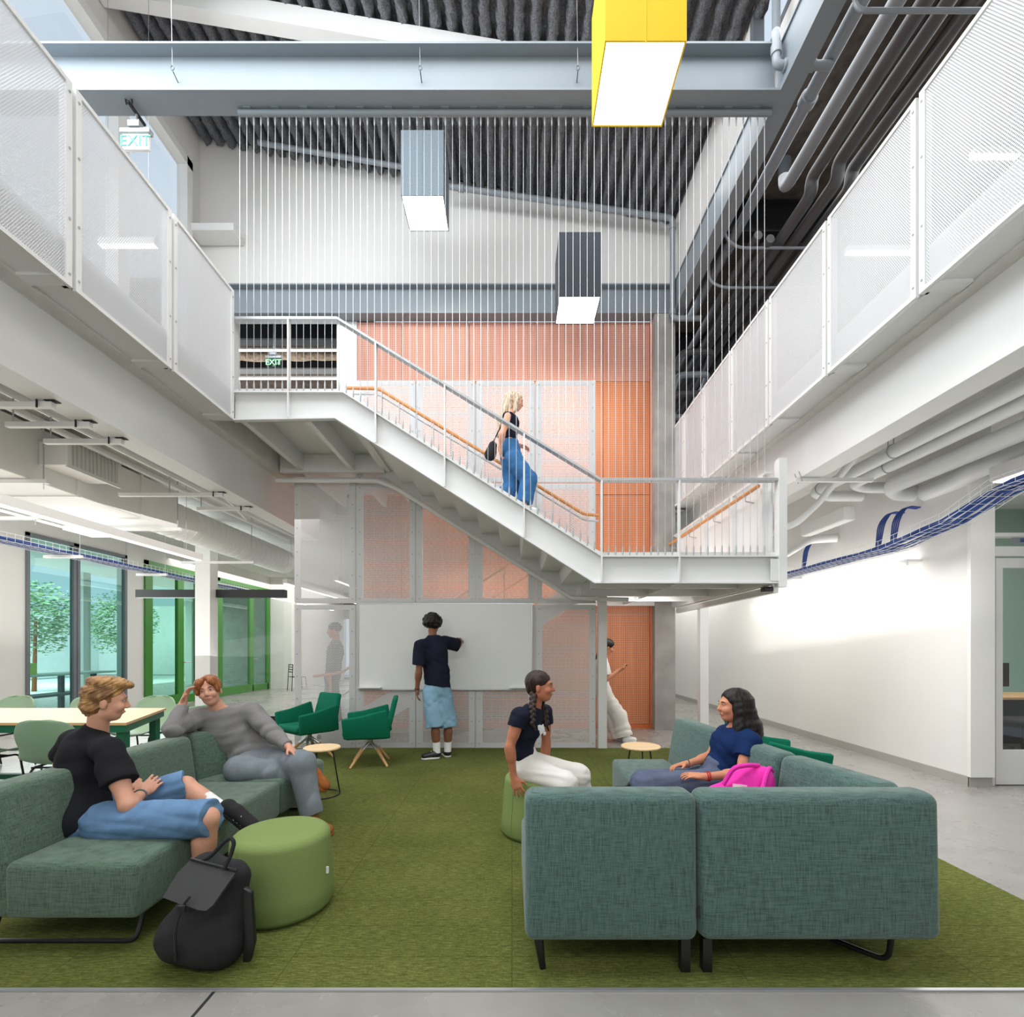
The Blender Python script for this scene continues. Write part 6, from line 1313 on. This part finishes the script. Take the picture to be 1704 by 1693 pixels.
# ---------------------------------------------------------------- woman with a phone
def woman_phone():
    o = person('woman in white top and wide white trousers looking at her phone by the orange wall', (1.5, 7.5, 0))
    Y = 7.5
    q = dict(pelvis=P(1003, 1150, Y), waist=P(1001, 1133, Y), chest=P(1000, 1108, Y), neck=P(1003, 1092, Y), fp=(.97, 0, .2), fc=(.97, 0, -.1)); q['shR'] = P(1001, 1098, Y-.17); q['shL'] = P(1004, 1098, Y+.17)
    aR = dict(sh=q['shR'], el=P(1009, 1131, Y-.2), wr=P(1029, 1116, Y-.12)); aL = dict(sh=q['shL'], el=P(1012, 1129, Y+.2), wr=P(1030, 1116, Y+.06))
    lR = dict(hip=P(1006, 1156, Y-.08), knee=P(1030, 1192, Y-.08), ank=P(1040, 1227, Y-.10)); lL = dict(hip=P(1006, 1156, Y+.08), knee=P(1018, 1192, Y+.06), ank=P(1032, 1228, Y+.02))
    S_ = Solid(.007); torso(S_, q, -.014, fem=True); W, R = head_prims(S_, P(1012, 1077, Y), (.92, -.05, -.35), (.2, 0, 1), q['neck']-V((0, 0, .02)), .95, True)
    arm(S_, aR, .85); arm(S_, aL, .85); leg(S_, lR, .9); leg(S_, lL, .9); hand(S_, aR['wr'], (.8, .2, .35), (-.3, .2, .9), (-.2, .2, .9), .6, .95); hand(S_, aL['wr'], (.8, -.3, .35), (-.3, -.2, .9), (.0, .2, .9), .6, .95)
    part(o, 'body', S_.mesh('body'), 'skin_tan')
    T_ = Solid(.007); torso(T_, q, .008, fem=True); sleeve(T_, aR, .8, .066, .07); sleeve(T_, aL, .8, .066, .07)
    part(o, 'top', T_.mesh('top', folds(.004, 20, 8), cuts=[(q['neck']+V((0, 0, .02)), (0, 0, 1)), (q['pelvis']+V((0, 0, .05)), (0, 0, -1))]), 'white_cloth')
    D_ = Solid(.007); D_.cone(q['pelvis'], q['waist']-V((0, 0, .02)), .150, .125, .03, q['fp'], .84)
    for l in (lR, lL): D_.cone(l['hip'], l['knee'], .110, .115, .03).cone(l['knee'], lerp(l['knee'], l['ank'], .95), .115, .120, .03, cut=True)
    part(o, 'trousers', D_.mesh('trousers', folds(.007, 20, 9, (.5, 0, .1))), 'cream')
    H = Solid(.006)
    def E(x, y, z, a, b, d, k=.015, op='+'): H.ell(W(x, y, z), (a, b, d), R, k, op)
    E(0, -.020, .045, .080, .102, .082); H.cone(W(0, -.06, .02), P(996, 1098, Y), .075, .06, .04); E(0, .108, -.028, .085, .080, .100, .01, '-')
    part(o, 'hair', H.mesh('hair', folds(.003, 60, 4)), 'hair_black'); face_parts(o, W, R, .95, 'hair_black')
    for l in (lR, lL): shoe(o, 'shoe', l['ank'], V((l['ank'].x+.17, l['ank'].y-.01, .006)), 'white_cloth', 'white_cloth', 1.0)
    p = P(1036, 1111, Y-.03); solo('phone', MB().rbox(-.075, .075, -.036, .036, -.004, .004, .003, 2, T=Matrix.Translation(p) @ Matrix.Rotation(-.5, 4, 'Y')), 'dark', 'dark smartphone held by the woman in white', 'phone')
woman_phone()
# ---------------------------------------------------------------- woman on the stair
def woman_stair():
    Y = 6.0
    o = person('woman with long blond hair and blue jeans walking down the stair', (0, Y, 2.9))
    q = dict(pelvis=P(850, 757, Y), waist=P(849, 737, Y), chest=P(848, 706, Y), neck=P(850, 686, Y), fp=(.95, 0, .15), fc=(.95, 0, .05)); q['shR'] = P(845, 693, Y-.16); q['shL'] = P(853, 693, Y+.16)
    aR = dict(sh=q['shR'], el=P(838, 724, Y-.22), wr=P(846, 714, Y-.10)); aL = dict(sh=q['shL'], el=P(842, 728, Y+.22), wr=P(866, 742, Y+.2))
    aR = dict(sh=q['shR'], el=P(836, 722, Y-.22), wr=P(832, 746, Y-.16))
    lR = dict(hip=P(853, 764, Y-.08), knee=P(880, 798, Y-.08), ank=P(872, 842, Y-.08), calf=(-1, 0, 0)); lL = dict(hip=P(848, 764, Y+.08), knee=P(852, 812, Y+.06), ank=P(826, 834, Y+.06), calf=(-1, 0, 0))
    S_ = Solid(.007); torso(S_, q, -.014, fem=True); W, R = head_prims(S_, P(857, 669, Y), (.96, 0, -.2), (.1, 0, 1), q['neck']-V((0, 0, .02)), .95, True)
    arm(S_, aR, .85); arm(S_, aL, .85); leg(S_, lR, .92); leg(S_, lL, .92); hand(S_, aR['wr'], (.1, .2, -.9), (.8, 0, .2), (.3, .9, 0), .6, .9); hand(S_, aL['wr'], (.8, 0, -.3), (0, -.3, -.9), (.1, -.9, 0), .5, .9)
    part(o, 'body', S_.mesh('body'), 'skin_fair')
    T_ = Solid(.007); torso(T_, q, .006, fem=True, lo=False)
    part(o, 'tank_top', T_.mesh('tank_top', folds(.004, 20, 8), cuts=[(q['neck']+V((0, 0, -.075)), (.15, 0, 1)), (q['waist']+V((0, 0, .02)), (0, 0, -1))]), 'navy_black')
    D_ = Solid(.007); D_.cone(q['pelvis'], q['waist']-V((0, 0, .03)), .150, .120, .03, q['fp'], .90)
    for l in (lR, lL): D_.cone(l['hip'], l['knee'], .112, .098, .03).cone(l['knee'], lerp(l['knee'], l['ank'], .9), .098, .100, .03, cut=True)
    part(o, 'jeans', D_.mesh('jeans', folds(.006, 20, 9)), 'denim_blue')
    H = Solid(.006)
    def E(x, y, z, a, b, d, k=.015, op='+'): H.ell(W(x, y, z), (a, b, d), R, k, op)
    E(0, -.020, .045, .080, .102, .082); H.cone(W(0, -.07, .02), P(838, 705, Y), .075, .07, .04).cone(P(838, 705, Y), P(831, 724, Y), .07, .04, .04).cone(W(.065, .02, .0), W(.06, .03, -.14), .028, .02, .02); E(0, .108, -.028, .085, .080, .100, .01, '-')
    part(o, 'hair', H.mesh('hair', folds(.004, 55, 4)), 'hair_long'); face_parts(o, W, R, .95, 'hair_brown')
    for l in (lR, lL): shoe(o, 'shoe', l['ank'], V((l['ank'].x+.16, l['ank'].y, l['ank'].z-.09)), 'white_cloth', 'white_cloth', .95)
    hb = thing('handbag', 'black handbag hanging behind the woman on the stair', 'bag', P(818, 748, Y-.1)); s = Solid(.006); s.cone(P(820, 742, Y-.12), P(816, 757, Y-.12), .05, .07, .03); part(hb, 'body', s.mesh('body', folds(.004, 30, 2)), 'bagcloth'); part(hb, 'strap', MB().tube([P(818, 742, Y-.12), P(832, 712, Y-.2), q['shR']+V((0, 0, .05))], .008, 6), 'black')
woman_stair()

# ---------------------------------------------------------------- person seen faintly behind the perforated screens
def walker():
    Y = 7.75; o = person('person in dark grey clothes walking behind the first perforated screen', (-2.8, Y, 0))
    c = lambda px, py, d=0: P(px, py, Y+d)
    q = dict(pelvis=c(553, 1130), waist=c(555, 1112), chest=c(558, 1086), neck=c(559, 1068), fp=(-.9, -.1, 0), fc=(-.9, -.1, 0)); q['shR'] = c(559, 1076, -.17); q['shL'] = c(559, 1076, .17)
    aR = dict(sh=q['shR'], el=c(557, 1106, -.22), wr=c(547, 1128, -.2)); aL = dict(sh=q['shL'], el=c(562, 1106, .22), wr=c(553, 1130, .22))
    lR = dict(hip=c(553, 1138, -.08), knee=c(543, 1180, -.08), ank=c(545, 1219, -.08)); lL = dict(hip=c(553, 1138, .08), knee=c(558, 1180, .08), ank=c(566, 1217, .08))
    S_ = Solid(.009); torso(S_, q, -.012); W, R = head_prims(S_, c(556, 1050), (-.95, -.2, -.1), (0, 0, 1), q['neck']-V((0, 0, .02)), 1)
    arm(S_, aR, .95); arm(S_, aL, .95); leg(S_, lR); leg(S_, lL); hand(S_, aR['wr'], (0, .1, -1), (.9, .2, 0), (.2, .9, 0), .4); hand(S_, aL['wr'], (0, .1, -1), (.9, .2, 0), (.2, .9, 0), .4)
    part(o, 'body', S_.mesh('body'), 'skin_warm')
    T_ = Solid(.009); torso(T_, q, .022); T_.plane(q['neck']+V((0, 0, .03)), (0, 0, 1)).plane(q['pelvis'], (0, 0, -1)); sleeve(T_, aR, 1.9, .07, .046); sleeve(T_, aL, 1.9, .07, .046)
    part(o, 'jacket', T_.mesh('jacket', folds(.006, 17, 2)), mat('grey_jacket', (84, 86, 90), .9))
    D_ = Solid(.009); D_.cone(q['pelvis'], q['waist'], .156, .140, .03, q['fp'], .72)
    for l in (lR, lL): D_.cone(l['hip'], l['knee'], .10, .08, .03).cone(l['knee'], lerp(l['knee'], l['ank'], .95), .08, .07, .03, cut=True)
    part(o, 'trousers', D_.mesh('trousers', folds(.006, 17, 3)), mat('grey_trousers', (70, 72, 78), .9))
    H = Solid(.007); H.ell(W(0, -.02, .05), (.086, .104, .086), R).ell(W(0, .105, -.03), (.09, .08, .09), R, .01, '-'); part(o, 'hair', H.mesh('hair'), 'hair_black')
    face_parts(o, W, R, 1, 'hair_black')
    for l in (lR, lL): shoe(o, 'shoe', l['ank'], V((l['ank'].x-.16, l['ank'].y, .006)), 'black', 'black', 1)
walker()
